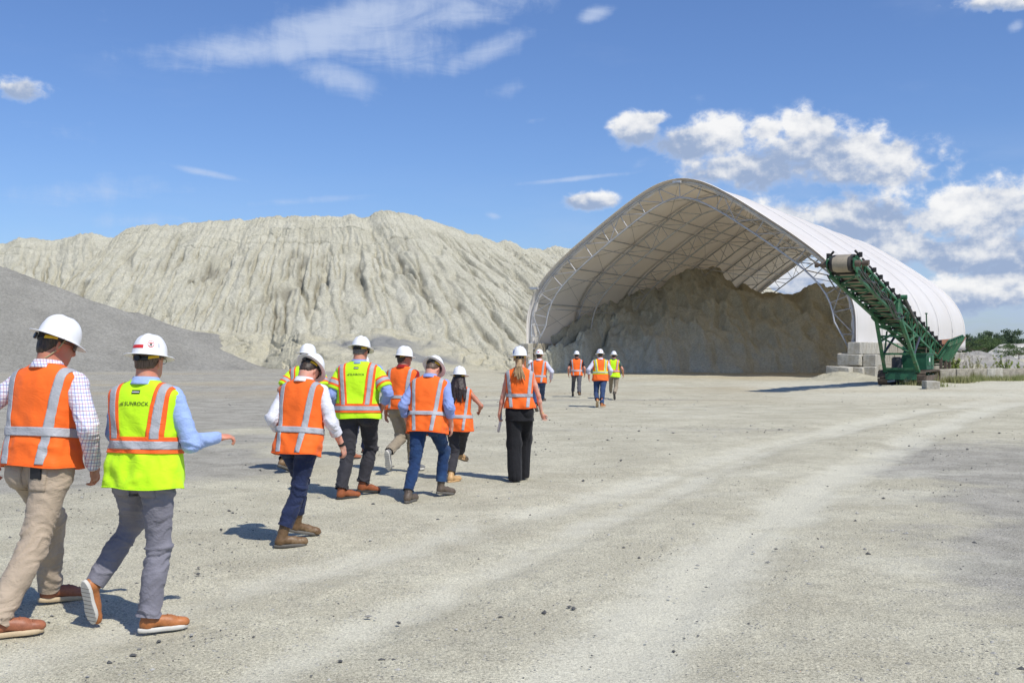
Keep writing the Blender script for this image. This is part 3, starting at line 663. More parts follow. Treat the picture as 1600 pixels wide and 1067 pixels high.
# ------------------------------------------------------------------ conveyor
def build_conveyor():
    h0 = np.array([13.33, 44.0]); tl = np.array([25.0, 64.0]); d = nrmz(tl - h0); c = np.array([d[1], -d[0]]); LEN = float(np.linalg.norm(tl - h0))
    t0 = 14.3; base = h0 + d * t0
    root = empty('conveyor', (*base, 0)); tag(root, 'tracked green mobile conveyor with a long lattice boom, raised beside the white shed', 'conveyor')
    root.rotation_euler = (0, 0, math.atan2(-c[1], c[0]) * -1)
    mg = plain('green_machine_paint', (.035, .14, .065), .6, 0, .4, var=.4, vscale=3, bump=.2, bscale=30, var2=(.13, .17, .10))
    mgd = plain('dark_green_paint', (.02, .115, .055), .5, 0, .5, var=.3, vscale=1.5)
    belt = plain('worn_belt', (.30, .26, .19), .85, var=.25, vscale=2); rub = plain('black_rubber', (.035, .033, .03), .8, var=.3)
    dusty = plain('dusty_track_steel', (.13, .10, .075), .85, var=.4, vscale=3); rust = plain('rusty_steel_plate', (.36, .17, .10), .8, var=.35, vscale=2, var2=(.42, .30, .2))
    chrome = plain('hose_black', (.05, .05, .055), .4, var=.2)
    z0, z1 = 5.2, 1.2
    def bz(t): return z0 + (z1 - z0) * t / LEN
    def B(x, t, dz=0.): return np.array([x, t - t0, bz(t) + dz])
    hw, hd = .52, .37; nb = 17; TS = np.linspace(.5, LEN - .3, nb + 1)
    bar = lambda a, b_, r: MB().tube(a, b_, r, 4, phase=PI / 4)
    boom = MB()
    for sx in (-1, 1):
        for sz in (-1, 1): boom.tube(B(sx * hw, .3, sz * hd), B(sx * hw, LEN, sz * hd), .085 if sz < 0 else .075, 4, phase=PI / 4)
    bo = boom.build('boom_frame', mg, root)
    for sx in (-1, 1):
        for k in range(nb + 1):
            bar(B(sx * hw, TS[k], -hd), B(sx * hw, TS[k], hd), .045).build('lattice_post', mg, bo)
            if k < nb:
                a, b_ = ((-hd, hd) if k % 2 else (hd, -hd)); bar(B(sx * hw, TS[k], a), B(sx * hw, TS[k + 1], b_), .042).build('lattice_diagonal', mg, bo)
    for k in range(nb + 1):
        bar(B(-hw, TS[k], -hd), B(hw, TS[k], -hd), .05).build('cross_member', mg, bo)
        if k < nb:
            bar(B(-hw if k % 2 else hw, TS[k], -hd), B(hw if k % 2 else -hw, TS[k + 1], -hd), .035).build('cross_brace', mg, bo)
        MB().tube(B(-hw - .12, TS[k], hd + .09), B(hw + .12, TS[k], hd + .09), .07, 8).build('idler_roller', rub, bo)
        MB().tube(B(-.5, TS[k], -hd + .14), B(.5, TS[k], -hd + .14), .05, 8).build('return_roller', rub, bo)
        for sx in (-1, 1):
            mb = MB(); mb.box(B(sx * (hw + .13), TS[k], hd + .14), (.12, .16, .2)); mb.tube(B(sx * (hw + .1), TS[k] - .0, hd + .1), B(sx * (hw - .1), TS[k], hd + .32), .05, 6); mb.build('idler_bracket', rub, bo)
    # belt: top run, return run, wrapped round the head drum
    hp = B(0, -.05, .02); R0 = .27
    ang = math.atan((z0 - z1) / LEN)
    ring = []
    for k in range(0, 15):
        a = -ang + PI / 2 + PI * k / 14 ; ring.append(hp + R0 * np.array([0, math.cos(a), math.sin(a)]))
    top = [B(0, LEN - .4, hd + .14)] + [B(0, t, hd + .16) for t in np.linspace(LEN - 1, .5, 20)]
    ret = [B(0, t, -hd + .2) for t in np.linspace(.6, LEN - 1, 20)]
    line = np.array(top + ring + ret); wdt = [-.42, -.30, .30, .42]
    V = np.array([[p + np.array([x, 0, 0]) for x in wdt] for p in line]); Fq = grid_faces(len(line), 4)
    o = mesh_np('belt', V.reshape(-1, 3), Fq, belt, root); o.data.materials.append(rub)
    for i, p in enumerate(o.data.polygons):
        if i % 3 != 1: p.material_index = 1
    mod = o.modifiers.new('t', 'SOLIDIFY'); mod.thickness = .03; mod.offset = 0
    mb = MB(); mb.tube(hp + np.array([-.44, 0, 0]), hp + np.array([.44, 0, 0]), R0 - .03, 24); drum = mb.build('head_drum', rub, root)
    mb = MB(); mb.tube(hp + np.array([-.95, 0, 0]), hp + np.array([.95, 0, 0]), .065, 10)
    for x in (-.68, .66): mb.tube(hp + np.array([x - .1, 0, 0]), hp + np.array([x + .1, 0, 0]), .14, 10)
    mb.tube(hp + np.array([.85, 0, 0]), hp + np.array([1.08, 0, 0]), .12, 10); mb.tube(hp + np.array([-1.05, 0, 0]), hp + np.array([-.92, 0, 0]), .11, 10)
    mb.build('drive_shaft', dusty, root)
    for sx in (-1, 1): MB().plate([B(sx * .53, -.25, .22), B(sx * .53, -.25, -.16), B(sx * .53, .8, -hd), B(sx * .53, 1.2, hd)], .05, (1, 0, 0)).build('bearing_plate', mg, root)
    # hydraulic hoses and cables sagging along the side
    rr = random.Random(5)
    for hk, (x, dz) in enumerate(((hw + .1, .05), (hw + .14, -.1), (hw + .08, -.22), (hw + .12, -.02))):
        ptsl = []
        for t in np.linspace(.4, 9.4, 30): ptsl.append(B(x + .03 * math.sin(t * 2 + hk), t, dz - .18 * abs(math.sin(t * .9 + hk * .6)) - .25 * math.exp(-((t - 8) / 1.2) ** 2)))
        MB().path(ptsl, .028, 5).build('hose', chrome, root)
    ptsl = [B(-hw - .1, t, -.3 - .3 * math.sin(t / 4 * PI)) for t in np.linspace(.2, 4, 14)]
    MB().path(ptsl, .03, 5).build('hose', chrome, root)
    # fold joint plates in the middle
    for sx in (-1, 1):
        mb = MB(); mb.plate([B(sx * .58, 8.3, -.5), B(sx * .58, 9.8, -.55), B(sx * .58, 9.4, .2), B(sx * .58, 8.9, .75), B(sx * .58, 8.4, .2)], .06, (1, 0, 0)); mb.tube(B(sx * .6, 9, .6), B(sx * .9, 9, .6), .12, 10)
        mb.build('hinge_plate', mg, root)
        mb = MB(); mb.tube(B(sx * .78, 9, .55), B(sx * .78, 11.2, .15), .09, 8); mb.tube(B(sx * .78, 11.2, .15), B(sx * .78, 12.2, -.02), .05, 8); mb.build('hydraulic_ram', chrome, root)
    # support legs and undercarriage
    ct = 13.0
    for sx in (-1, 1):
        a = B(sx * .56, 9.2, -.38); b_ = np.array([sx * .82, ct - t0 - .4, .55])
        MB().tube(a, b_, .11, 4, phase=PI / 4).build('leg', mg, root)
        MB().tube(B(sx * .62, 17.2, -.42), np.array([sx * .8, ct - t0 + 3.0, .8]), .09, 4, phase=PI / 4).build('leg', mgd, root)
        MB().tube(a * .35 + b_ * .65 + np.array([0, .08, 0]), B(sx * .62, 13.8, -.42), .07, 6).build('lift_ram', chrome, root)
        MB().tube(a * .6 + b_ * .4, B(sx * .62, 13.0, -.42), .06, 4, phase=PI / 4).build('leg_brace', mg, root)
        MB().tube(a * .2 + b_ * .8, B(sx * .62, 12.0, -.42), .045, 4).build('leg_brace', mg, root)
    la = B(-.56, 9.2, -.38); lb = np.array([-.82, ct - t0 - .4, .55]); ra = B(.56, 9.2, -.38); rb = np.array([.82, ct - t0 - .4, .55])
    for f in (.12, .3, .62, .9): MB().tube(la * (1 - f) + lb * f, ra * (1 - f) + rb * f, .07, 4, phase=PI / 4).build('leg_rung', mg, root)
    for f, g in ((.3, .62), (.12, .3)): MB().tube(la * (1 - f) + lb * f, ra * (1 - g) + rb * g, .045, 4).build('leg_brace', mg, root)
    yb = ct - t0
    mb = MB(); mb.box((0, yb + 1.4, .62), (1.3, 4.2, .22)); mb.box((0, yb - .5, .42), (1.5, .5, .3)); mb.box((0, yb - .62, .72), (1.64, .16, .16)); mb.box((0, yb + 1.2, .4), (2.0, .4, .25)); mb.box((0, yb + 2.6, .4), (2.0, .4, .25)); mb.build('chassis', mgd, root)
    mb = MB(); mb.box((.25, yb + 2.6, 1.15), (1.2, 2.2, .8)); mb.box((.25, yb + 2.6, 1.57), (1.28, 2.3, .05)); eng = mb.build('engine_housing', mgd, root)
    mb = MB(); mb.box((.87, yb + 2.2, 1.2), (.04, .8, .5)); mb.box((.87, yb + 3.15, 1.2), (.04, .7, .5)); mb.build('access_panel', mg, eng)
    MB().box((.895, yb + 2.15, 1.25), (.012, .28, .2)).build('warning_label', plain('label_white', (.7, .7, .68), .6), eng)
    mb = MB(); mb.tube((-.55, yb + 1.1, .72), (-.55, yb + 1.1, 1.35), .26, 12); mb.tube((-.55, yb + 1.1, 1.35), (-.55, yb + 1.1, 1.4), .2, 12); mb.build('fuel_tank', chrome, root)
    mb = MB(); mb.tube((.5, yb + 3.4, 1.57), (.5, yb + 3.4, 2.1), .05, 8); mb.build('exhaust', dusty, root)
    for sx in (-1, 1):
        mb = MB(); mb.box((sx * .92, yb + 1.6, .34), (.34, 3.2, .26)); tr = mb.build('track_frame', dusty, root)
        L_ = 3.9; r_ = .33; per = []
        n_ = 46; tot = 2 * L_ + 2 * PI * r_
        for k in range(n_):
            s_ = tot * k / n_
            if s_ < L_: y, z, a = yb - .35 + s_, 2 * r_, 0
            elif s_ < L_ + PI * r_: th = (s_ - L_) / r_; y, z, a = yb - .35 + L_ + r_ * math.sin(th), r_ + r_ * math.cos(th), -th
            elif s_ < 2 * L_ + PI * r_: y, z, a = yb - .35 + L_ - (s_ - L_ - PI * r_), 0, PI
            else: th = (s_ - 2 * L_ - PI * r_) / r_; y, z, a = yb - .35 - r_ * math.sin(th), r_ - r_ * math.cos(th), PI - th
            R = np.array([[1, 0, 0], [0, math.cos(a), -math.sin(a)], [0, math.sin(a), math.cos(a)]])
            MB().box((sx * .92, y, z + .03), (.46, tot / n_ * .86, .055), R).box(np.array((sx * .92, y, z + .03)) + R @ np.array((0, 0, .035)), (.46, .03, .035), R).build('track_pad', dusty, tr)
        for y in (yb - .35, yb - .35 + L_): MB().tube((sx * .92 - .14, y, r_ + .03), (sx * .92 + .14, y, r_ + .03), .25, 14).build('sprocket', dusty, tr)
    # feed hopper with flared wings at the tail
    ht = LEN - .4
    mbr = MB(); y0, y1 = ht - 3.2 - t0, ht + .5 - t0
    for sx, nm, zt, flare in ((1, 'hopper_wing', 2.65, 1.35), (-1, 'hopper_wing', 2.3, 1.5)):
        mb = MB(); mb.plate([(sx * .55, y0, 1.35), (sx * .6, y1, 1.1), (sx * flare, y1 + .5, zt), (sx * (flare - .2), y0 + .2, zt - .35)], .07); w = mb.build(nm, mgd, root)
        off = np.array([-sx * .05, 0, .04]); mb = MB(); mb.plate([np.array(p) + off for p in [(sx * .58, y0 + .1, 1.42), (sx * .62, y1 - .1, 1.17), (sx * (flare - .03), y1 + .4, zt - .04), (sx * (flare - .22), y0 + .3, zt - .38)]], .03); mb.build('liner_plate', rust, w)
        for f in np.linspace(.05, .95, 7):
            a = np.array([sx * (.55 + .05 * f), y0 + (y1 - y0) * f, 1.35 - .25 * f]); b_ = np.array([sx * (flare - .2 + .2 * f), y0 + .2 + (y1 + .3 - y0) * f, zt - .35 + .35 * f])
            o_ = np.array([sx * .09, 0, -.07]); MB().tube(a + o_, b_ + o_, .085, 4, phase=PI / 4).build('wing_rib', mg, w)
        o_ = np.array([sx * .1, 0, -.08]); MB().tube(np.array([sx * (flare - .35), y0 + .2, zt - .6]) + o_, np.array([sx * (flare - .15), y1 + .5, zt - .25]) + o_, .06, 4).build('wing_rail', mg, w)
    mb = MB(); mb.plate([(-.6, y1, 1.0), (.6, y1, 1.0), (1.5, y1 + .7, 2.5), (-1.5, y1 + .7, 2.2)], .06); mb.build('hopper_back', rust, root)
    mb = MB()
    for sx in (-1, 1): mb.box((sx * .7, ht - 1.2 - t0, .75), (.16, .16, 1.3)); mb.box((sx * .7, ht - 2.8 - t0, .9), (.14, .14, 1.2)); mb.box((sx * .7, ht + .2 - t0, .7), (.16, .16, 1.2))
    mb.box((0, ht - 1.2 - t0, .35), (1.5, .3, .2)); mb.box((0, ht + .2 - t0, .2), (1.7, .4, .25)); mb.build('hopper_stand', dusty, root)
    mb = MB(); mb.tube(B(.66, 15.8, .4), B(.66, 15.6, 1.15), .035, 6); mb.box(B(.66, 15.6, 1.17), (.1, .25, .06)); mb.build('lamp_mast', mg, root)
    MB().box(B(.70, LEN - 1.6, .0), (.02, 1.1, .5)).build('side_plate', mg, root)
build_conveyor()

# ------------------------------------------------------------------ vegetation and far background on the right
def leaf_mat(name, c, c2): 
    m, n, b = new_mat(name, c, .7, 0, .3); co = n.obj()
    n.l.new(n.mix(n.step(n.noise(co, .6, 4, .6), .35, .65), c, c2), b.inputs['Base Color'])
    tr = n.node('ShaderNodeBsdfTranslucent'); n.put(tr.inputs[0], c2); mx = n.node('ShaderNodeMixShader'); mx.inputs[0].default_value = .2
    n.l.new(b.outputs[0], mx.inputs[1]); n.l.new(tr.outputs[0], mx.inputs[2]); n.l.new(mx.outputs[0], n.n['Material Output'].inputs[0]); return m
M_LEAF = leaf_mat('tree_leaves', (.05, .09, .03), (.10, .15, .05)); M_LEAF2 = leaf_mat('hazed_far_leaves', (.06, .095, .055), (.09, .135, .07)); M_BARK = plain('bark', (.12, .09, .07), .9)  # second leaf green is greyer: distance haze put into the colour
M_WEED = leaf_mat('weed_leaves', (.16, .22, .05), (.28, .33, .09)); M_DRY = leaf_mat('dry_grass', (.36, .33, .17), (.26, .29, .11))
def leaf_quads(C, R, n, size, rng, fill=.55):
    """n small leaf faces through ellipsoid clumps; C,R: arrays of centres and radii"""
    k = rng.integers(0, len(C), n); dirn = rng.normal(size=(n, 3)); dirn /= np.linalg.norm(dirn, axis=1, keepdims=True)
    p = C[k] + dirn * R[k] * (fill + (1 - fill) * rng.random((n, 1)))
    a = rng.normal(size=(n, 3)); a /= np.linalg.norm(a, axis=1, keepdims=True); b = np.cross(a, dirn + .3 * rng.normal(size=(n, 3))); b /= (np.linalg.norm(b, axis=1, keepdims=True) + 1e-9)
    s = size * (.6 + .8 * rng.random((n, 1)))
    V = np.stack([p - a * s, p + b * s * .6, p + a * s, p - b * s * .6], 1).reshape(-1, 3)
    return V, np.arange(4 * n).reshape(n, 4)
def tree(px, D, h, w, seed, label, mat):
    rng = np.random.default_rng(seed); X = (px - 800) / F * D
    h *= .56; w *= .85; root = empty('tree', (X, D, 0)); tag(root, label, 'tree', 'trees along the horizon at the right')
    mb = MB(); mb.tube((0, 0, -.3), (0, 0, h * .5), .035 * h, 7, .02 * h)
    k = 13; C = rng.normal(size=(k, 3)) * np.array([w * .26, w * .26, h * .22]) + np.array([0, 0, h * .52]); C[:, 2] = np.clip(C[:, 2], h * .2, h * .86)
    R = (rng.random((k, 1)) * .5 + .7) * np.array([[w * .21, w * .21, h * .145]])
    for c in C[:6]: mb.tube((0, 0, h * .35), tuple(c), .016 * h, 5, .006 * h)
    mb.build('trunk', M_BARK, root)
    V, Fq = leaf_quads(C, R, 1800, h * .035, rng, .3)
    o = mesh_np('crown', V, Fq, mat, root, smooth=False)
def build_far():
    rng = random.Random(12)
    spec = [(1518,300,10.5,9,'tree nearest the shed wall on the right'),(1530,310,12,9,'second tree from the shed, with a full round crown'),(1541,285,10,11,'broad tree left of the pale quarry bank'),
            (1549,330,14,8,'dark tree standing behind the broad tree'),(1563,340,15.5,11,'tallest tree on the horizon, with a spreading crown'),(1577,350,13,9,'tree just right of the tallest one, above the pale bank'),
            (1588,345,12,10,'low round tree above the middle of the pale bank'),(1600,350,13,11,'tree at the right edge of the picture'),(1524,270,7,8,'short pale tree at the foot of the taller ones beside the shed'),
            (1552,262,7.5,8,'low tree just left of the pale bank'),(1575,215,5.5,8,'dark bushy tree below the pale bank'),(1592,205,5,8,'dark bush-like tree below the right end of the pale bank'),
            (1616,340,14,11,'tree'),(1634,345,13,11,'tree'),(1655,345,14,12,'tree')]
    for i, (px, D, h, w, lb) in enumerate(spec):
        if px > 1605: continue
        tree(px, D, h, w, 100 + i, lb, M_LEAF if D < 300 else M_LEAF2)
    V, Fq = [], []
    r2 = np.random.default_rng(5)
    n = 60; C = np.stack([np.linspace(88, 260, n) + r2.normal(0, 3, n), 385 + r2.normal(0, 6, n), 2.0 + r2.random(n) * 1.5], 1); R = np.stack([3 + r2.random(n) * 3, 3 + r2.random(n), 3.2 + r2.random(n) * 2], 1)
    V, Fq = leaf_quads(C, R, 20000, .6, r2, .3)
    o = mesh_np('wood', V, Fq, M_LEAF2, smooth=False); tag(o, 'dark green wood that fills the horizon behind the single trees', 'wood', kind='stuff')
    def rough(U, T, V, C): return .5 * fbm(U * .3, T * 4, 5, 5, .6) * np.sin(T * PI) ** .5 - .3 * np.clip((rills(U, T, 90, .3, 1., 2.) - .75) * 4, 0, 1) * (T > .05), dict(crack=np.clip(fbm(U * .2, T * 3, 8, 4) * 1.5, 0, .6))
    mw = earth_mat('pale_bank_earth', (.55, .52, .45), (.62, .60, .53), (.40, .38, .32), .6, .8, 4., .05, attr_dark='crack', dark=(.3, .29, .25))
    heap('quarry_bank', pts([(1540,553,236),(1552,545,238),(1562,539,239),(1578,537,240),(1600,537,240),(1640,536,242),(1700,538,245),(1760,548,248)]), foots([(1536,220),(1550,217),(1562,214),(1578,212),(1600,212),(1640,214),(1700,216),(1760,220)]), mw, 120, 30, 1, rough, kind='structure', crestn=.3)
    md = earth_mat('mixed_rubble', (.38, .36, .31), (.48, .46, .40), (.20, .20, .20), 1.2, .9, 6., .05, attr_dark='crack', dark=(.17, .17, .175))
    heap('rubble_heap', pts([(1500,556,100),(1512,550,101),(1522,548,102),(1535,550,102),(1546,552,102),(1556,557,101),(1568,566,100)]), foots([(1495,92),(1510,88),(1524,87),(1536,87),(1548,87),(1560,89),(1572,93)]), md, 90, 34, .9, rough,
         'low grey rubble heap just right of the rear corner of the shed', 'heap', crestn=.15, cfreq=1.5)
    heap('rubble_heap', pts([(1555,568,112),(1566,558,113),(1577,555,114),(1588,561,114),(1600,567,113),(1618,573,112)]), foots([(1553,103),(1566,100),(1577,99),(1589,99),(1601,101),(1620,104)]), md, 80, 30, .9, rough,
         'pointed pale rubble heap at the right edge, below the pale bank', 'heap', crestn=.15, cfreq=1.5)
    heap('rubble_heap', pts([(1514,577,80),(1521,569,80.5),(1528,566,81),(1534,569,80.5),(1540,577,80)]), foots([(1512,76),(1519,75),(1528,75),(1536,75),(1542,76)]), M_SAND, 40, 16, .9, rough,
         'small cone of pale fines behind the low block wall', 'heap', crestn=.03)
    # leafy weeds
    def bush(px, D, h, w, seed, label, n=260, nst=9, mat=M_WEED, leaf=.07):
        r = np.random.default_rng(seed); root = empty('bush', ((px - 800) / F * D, D, 0)); tag(root, label, 'bush', 'green weeds round the low block wall')
        mb = MB(); P_, L_ = [], []
        for k in range(nst):
            a = r.random() * 6.28; tip = np.array([math.cos(a) * w * .5 * r.random(), math.sin(a) * w * .5 * r.random(), h * (.6 + .4 * r.random())]); b0 = tip * np.array([.15, .15, 0])
            mb.tube(b0, tip, .012, 4, .005)
            for f in np.linspace(.25, 1, n // nst): P_.append(b0 + (tip - b0) * f); L_.append(.5)
        mb.build('stem', M_BARK, root)
        P_ = np.array(P_); V, Fq = leaf_quads(P_, np.full((len(P_), 3), leaf * 1.6), n, leaf, r, .2); mesh_np('foliage', V, Fq, mat, root, smooth=False)
    bush(1487, 66, 1.75, 1.3, 1, 'tallest leafy green bush, between the hopper and the low wall', 420)
    bush(1497, 66, 1.2, 1.1, 2, 'leafy bush in front of the two stacked corner blocks', 300)
    bush(1478, 65, 1.0, .9, 3, 'small leafy bush right under the conveyor hopper', 200)
    bush(1520, 69, 1.45, 1.2, 4, 'feathery green weed right of the stacked corner blocks', 260, mat=M_DRY, leaf=.05)
    bush(1568, 70, 1.5, 1.3, 5, 'upright bright green bush behind the right part of the low wall', 360)
    bush(1590, 72, .9, 1.5, 6, 'low green bush at the right edge behind the low wall', 200)
    bush(1545, 74, .9, 1.8, 7, 'low yellowish weed behind the middle of the low wall', 220, mat=M_DRY)
    # dry grass tufts
    r = np.random.default_rng(9); Vs = []; 
    def tuft(cx, cy, n, h, w):
        p = np.stack([cx + r.normal(0, w, n), cy + r.normal(0, w * .6, n), np.zeros(n)], 1); a = r.random(n) * 6.28; dx = np.stack([np.cos(a), np.sin(a), 0 * a], 1); hh = h * (.5 + .6 * r.random((n, 1)))
        tip = p + np.array([0, 0, 1]) * hh + dx * hh * .35; b = np.cross(dx, (0, 0, 1)) * .014
        Vs.append(np.stack([p - b, p + b, tip], 1))
    st = np.array([23.05, 58.5]); d = nrmz([6.8, 4.9])
    for k in range(90):
        q = st + d * r.random() ** 1.6 * 12 + np.array([.5, -.6]) * (.2 + r.random() * 1.3); tuft(q[0], q[1], 45, .42, .2)
    for (px, D, nn, h) in ((1437, 56.5, 300, .65), (1446, 57, 200, .45), (1452, 57.5, 260, .75), (1465, 52, 140, .3), (1521, 60.2, 260, .65), (1426, 54.5, 200, .4)): tuft((px - 800) / F * D, D, nn, h, .28)
    for k in range(50): tuft(24 + r.random() * 12, 66 + r.random() * 8, 60, .5, .4)
    V = np.concatenate(Vs).reshape(-1, 3); o = mesh_np('dry_grass', V, np.arange(len(V)).reshape(-1, 3), M_DRY, smooth=False); tag(o, 'dry grass and weeds growing along the low block wall', 'grass', kind='stuff')
build_far()
# ------------------------------------------------------------------ people
class Field:
    def __init__(s, lo, hi, h):
        s.lo = np.array(lo, np.float32); s.h = h; s.n = np.ceil((np.array(hi) - lo) / h).astype(int) + 1
        s.A = np.full(s.n, .5, np.float32)
        s.ax = [s.lo[i] + np.arange(s.n[i], dtype=np.float32) * h for i in range(3)]
    def sub(s, lo, hi):
        a = np.maximum(np.floor((np.array(lo) - s.lo) / s.h).astype(int), 0); b = np.minimum(np.ceil((np.array(hi) - s.lo) / s.h).astype(int) + 1, s.n)
        sl = tuple(slice(a[i], max(b[i], a[i])) for i in range(3))
        return sl, s.ax[0][sl[0]][:, None, None], s.ax[1][sl[1]][None, :, None], s.ax[2][sl[2]][None, None, :]
    def comb(s, sl, d, k, cut):
        A = s.A[sl]
        if cut:
            d = -d; h = np.clip(.5 - .5 * (A - d) / k, 0, 1); s.A[sl] = A * (1 - h) + d * h + k * h * (1 - h)
        else:
            h = np.clip(.5 + .5 * (A - d) / k, 0, 1); s.A[sl] = A * (1 - h) + d * h - k * h * (1 - h)
    def cone(s, a, b, ra, rb, k=.02, cut=False, flat=None):
        a = np.array(a, float); b = np.array(b, float); m = max(ra, rb) * (1.6 if flat else 1) + k + .03
        sl, X, Y, Z = s.sub(np.minimum(a, b) - m, np.maximum(a, b) + m)
        ba = b - a; L = float(ba @ ba) + 1e-9
        px, py, pz = X - a[0], Y - a[1], Z - a[2]
        h = np.clip((px * ba[0] + py * ba[1] + pz * ba[2]) / L, 0, 1)
        dx, dy, dz = px - h * ba[0], py - h * ba[1], pz - h * ba[2]
        if flat:                                   # (axis, factor): squash the section along one direction
            ax, fk = np.array(flat[0], float), flat[1]; q = dx * ax[0] + dy * ax[1] + dz * ax[2]; g = 1 / fk - 1
            dx, dy, dz = dx + q * ax[0] * g, dy + q * ax[1] * g, dz + q * ax[2] * g
            d = (np.sqrt(dx * dx + dy * dy + dz * dz) - (ra + (rb - ra) * h)) * min(1, fk) ** .5
        else: d = np.sqrt(dx * dx + dy * dy + dz * dz) - (ra + (rb - ra) * h)
        s.comb(sl, d, k, cut)
    def ell(s, c, r, R=None, k=.02, cut=False):
        c = np.array(c, float); r = np.array(r, float); m = max(r) + k + .03
        sl, X, Y, Z = s.sub(c - m, c + m); px, py, pz = X - c[0], Y - c[1], Z - c[2]
        if R is not None:
            R = np.array(R); px, py, pz = (px * R[0, i] + py * R[1, i] + pz * R[2, i] for i in range(3))
        k0 = np.sqrt((px / r[0]) ** 2 + (py / r[1]) ** 2 + (pz / r[2]) ** 2); k1 = np.sqrt((px / r[0] ** 2) ** 2 + (py / r[1] ** 2) ** 2 + (pz / r[2] ** 2) ** 2) + 1e-6
        s.comb(sl, k0 * (k0 - 1) / k1, k, cut)
    def mesh(s, relax=1):
        A = s.A; S = A < 0; n = s.n
        c = [S[i:n[0] - 1 + i, j:n[1] - 1 + j, k:n[2] - 1 + k] for i in (0, 1) for j in (0, 1) for k in (0, 1)]
        any_ = c[0].copy(); all_ = c[0].copy()
        for q in c[1:]: any_ |= q; all_ &= q
        act = any_ & ~all_; idx = np.argwhere(act); N = len(idx)
        ids = np.full(act.shape, -1, np.int32); ids[act] = np.arange(N)
        val = lambda o: A[idx[:, 0] + o[0], idx[:, 1] + o[1], idx[:, 2] + o[2]]
        P_ = np.zeros((N, 3)); W = np.zeros(N)
        for ax in range(3):
            e = np.eye(3, dtype=int)[ax]; o1, o2 = [np.eye(3, dtype=int)[j] for j in range(3) if j != ax]
            for u in (0, 1):
                for v in (0, 1):
                    o = o1 * u + o2 * v; a = val(o); b = val(o + e); cr = (a < 0) != (b < 0)
                    t = np.where(cr, a / np.where(cr, a - b, 1), 0)
                    P_ += cr[:, None] * (o[None] + e[None] * t[:, None]); W += cr
        P_ = (idx + P_ / W[:, None]) * s.h + s.lo
        F_ = []
        for ax in range(3):
            e = np.eye(3, dtype=int)[ax]; j1, j2 = [(ax + 1) % 3, (ax + 2) % 3]
            sa_ = [slice(None)] * 3; sb_ = [slice(None)] * 3; sa_[ax] = slice(0, -1); sb_[ax] = slice(1, None)
            a = S[tuple(sa_)]; b = S[tuple(sb_)]; ch = np.argwhere(a != b)
            ok = (ch[:, j1] > 0) & (ch[:, j2] > 0) & (ch[:, j1] < n[j1] - 1) & (ch[:, j2] < n[j2] - 1); ch = ch[ok]
            inside = a[ch[:, 0], ch[:, 1], ch[:, 2]]
            u = np.eye(3, dtype=int)[j1]; v = np.eye(3, dtype=int)[j2]
            q = [ids[tuple((ch - o).T)] for o in (u + v, v, 0 * u, u)]
            q = np.stack(q, 1); q[~inside] = q[~inside][:, ::-1]; F_.append(q)
        F_ = np.concatenate(F_)
        for _ in range(relax):
            acc = np.zeros_like(P_); cnt = np.zeros(N)
            for i, j in ((0, 1), (1, 2), (2, 3), (3, 0)):
                np.add.at(acc, F_[:, i], P_[F_[:, j]]); np.add.at(cnt, F_[:, i], 1)
            P_ = P_ * .5 + .5 * acc / np.maximum(cnt, 1)[:, None]
        return P_, F_
def normals(V, Fq):
    fn = np.cross(V[Fq[:, 2]] - V[Fq[:, 0]], V[Fq[:, 3]] - V[Fq[:, 1]]) if Fq.shape[1] == 4 else np.cross(V[Fq[:, 1]] - V[Fq[:, 0]], V[Fq[:, 2]] - V[Fq[:, 0]])
    Nn = np.zeros_like(V)
    for i in range(Fq.shape[1]): np.add.at(Nn, Fq[:, i], fn)
    return Nn / (np.linalg.norm(Nn, axis=1, keepdims=True) + 1e-12)
def rotx(a): c, s = math.cos(a), math.sin(a); return np.array([[1, 0, 0], [0, c, -s], [0, s, c]])
def roty(a): c, s = math.cos(a), math.sin(a); return np.array([[c, 0, s], [0, 1, 0], [-s, 0, c]])
def rotz(a): c, s = math.cos(a), math.sin(a); return np.array([[c, -s, 0], [s, c, 0], [0, 0, 1]])
def ik(a, c, l1, l2, pole):
    a = np.array(a, float); c = np.array(c, float); d = c - a; L = np.linalg.norm(d); u = d / L; L = min(L, (l1 + l2) * .9995); c = a + u * L
    x = (l1 * l1 - l2 * l2 + L * L) / (2 * L); h = math.sqrt(max(l1 * l1 - x * x, 0)); p = np.array(pole, float); p = p - u * (p @ u); p /= np.linalg.norm(p) + 1e-9
    return a + u * x + p * h, c
def cut_mesh(ob_name, V, Fq, planes, mat, parent, thick=0., smooth=True, push=0.):
    """cut a mesh by planes (point, normal): what lies on the normal's side is removed"""
    bm = bmesh.new(); me0 = bpy.data.meshes.new('t')
    me0.from_pydata([tuple(v) for v in V], [], [tuple(map(int, f)) for f in Fq]); bm.from_mesh(me0); bpy.data.meshes.remove(me0)
    for co, no in planes:
        bmesh.ops.bisect_plane(bm, geom=bm.verts[:] + bm.edges[:] + bm.faces[:], dist=1e-5, plane_co=Vector(co), plane_no=Vector(no), clear_outer=True)
    me = bpy.data.meshes.new(ob_name); bm.to_mesh(me); bm.free()
    if not len(me.polygons): return None
    for p in me.polygons: p.use_smooth = smooth
    if mat: me.materials.append(mat)
    o = link(ob_name, me, parent)
    if thick: m = o.modifiers.new('t', 'SOLIDIFY'); m.thickness = thick; m.offset = 1 if push == 0 else 1
    return o

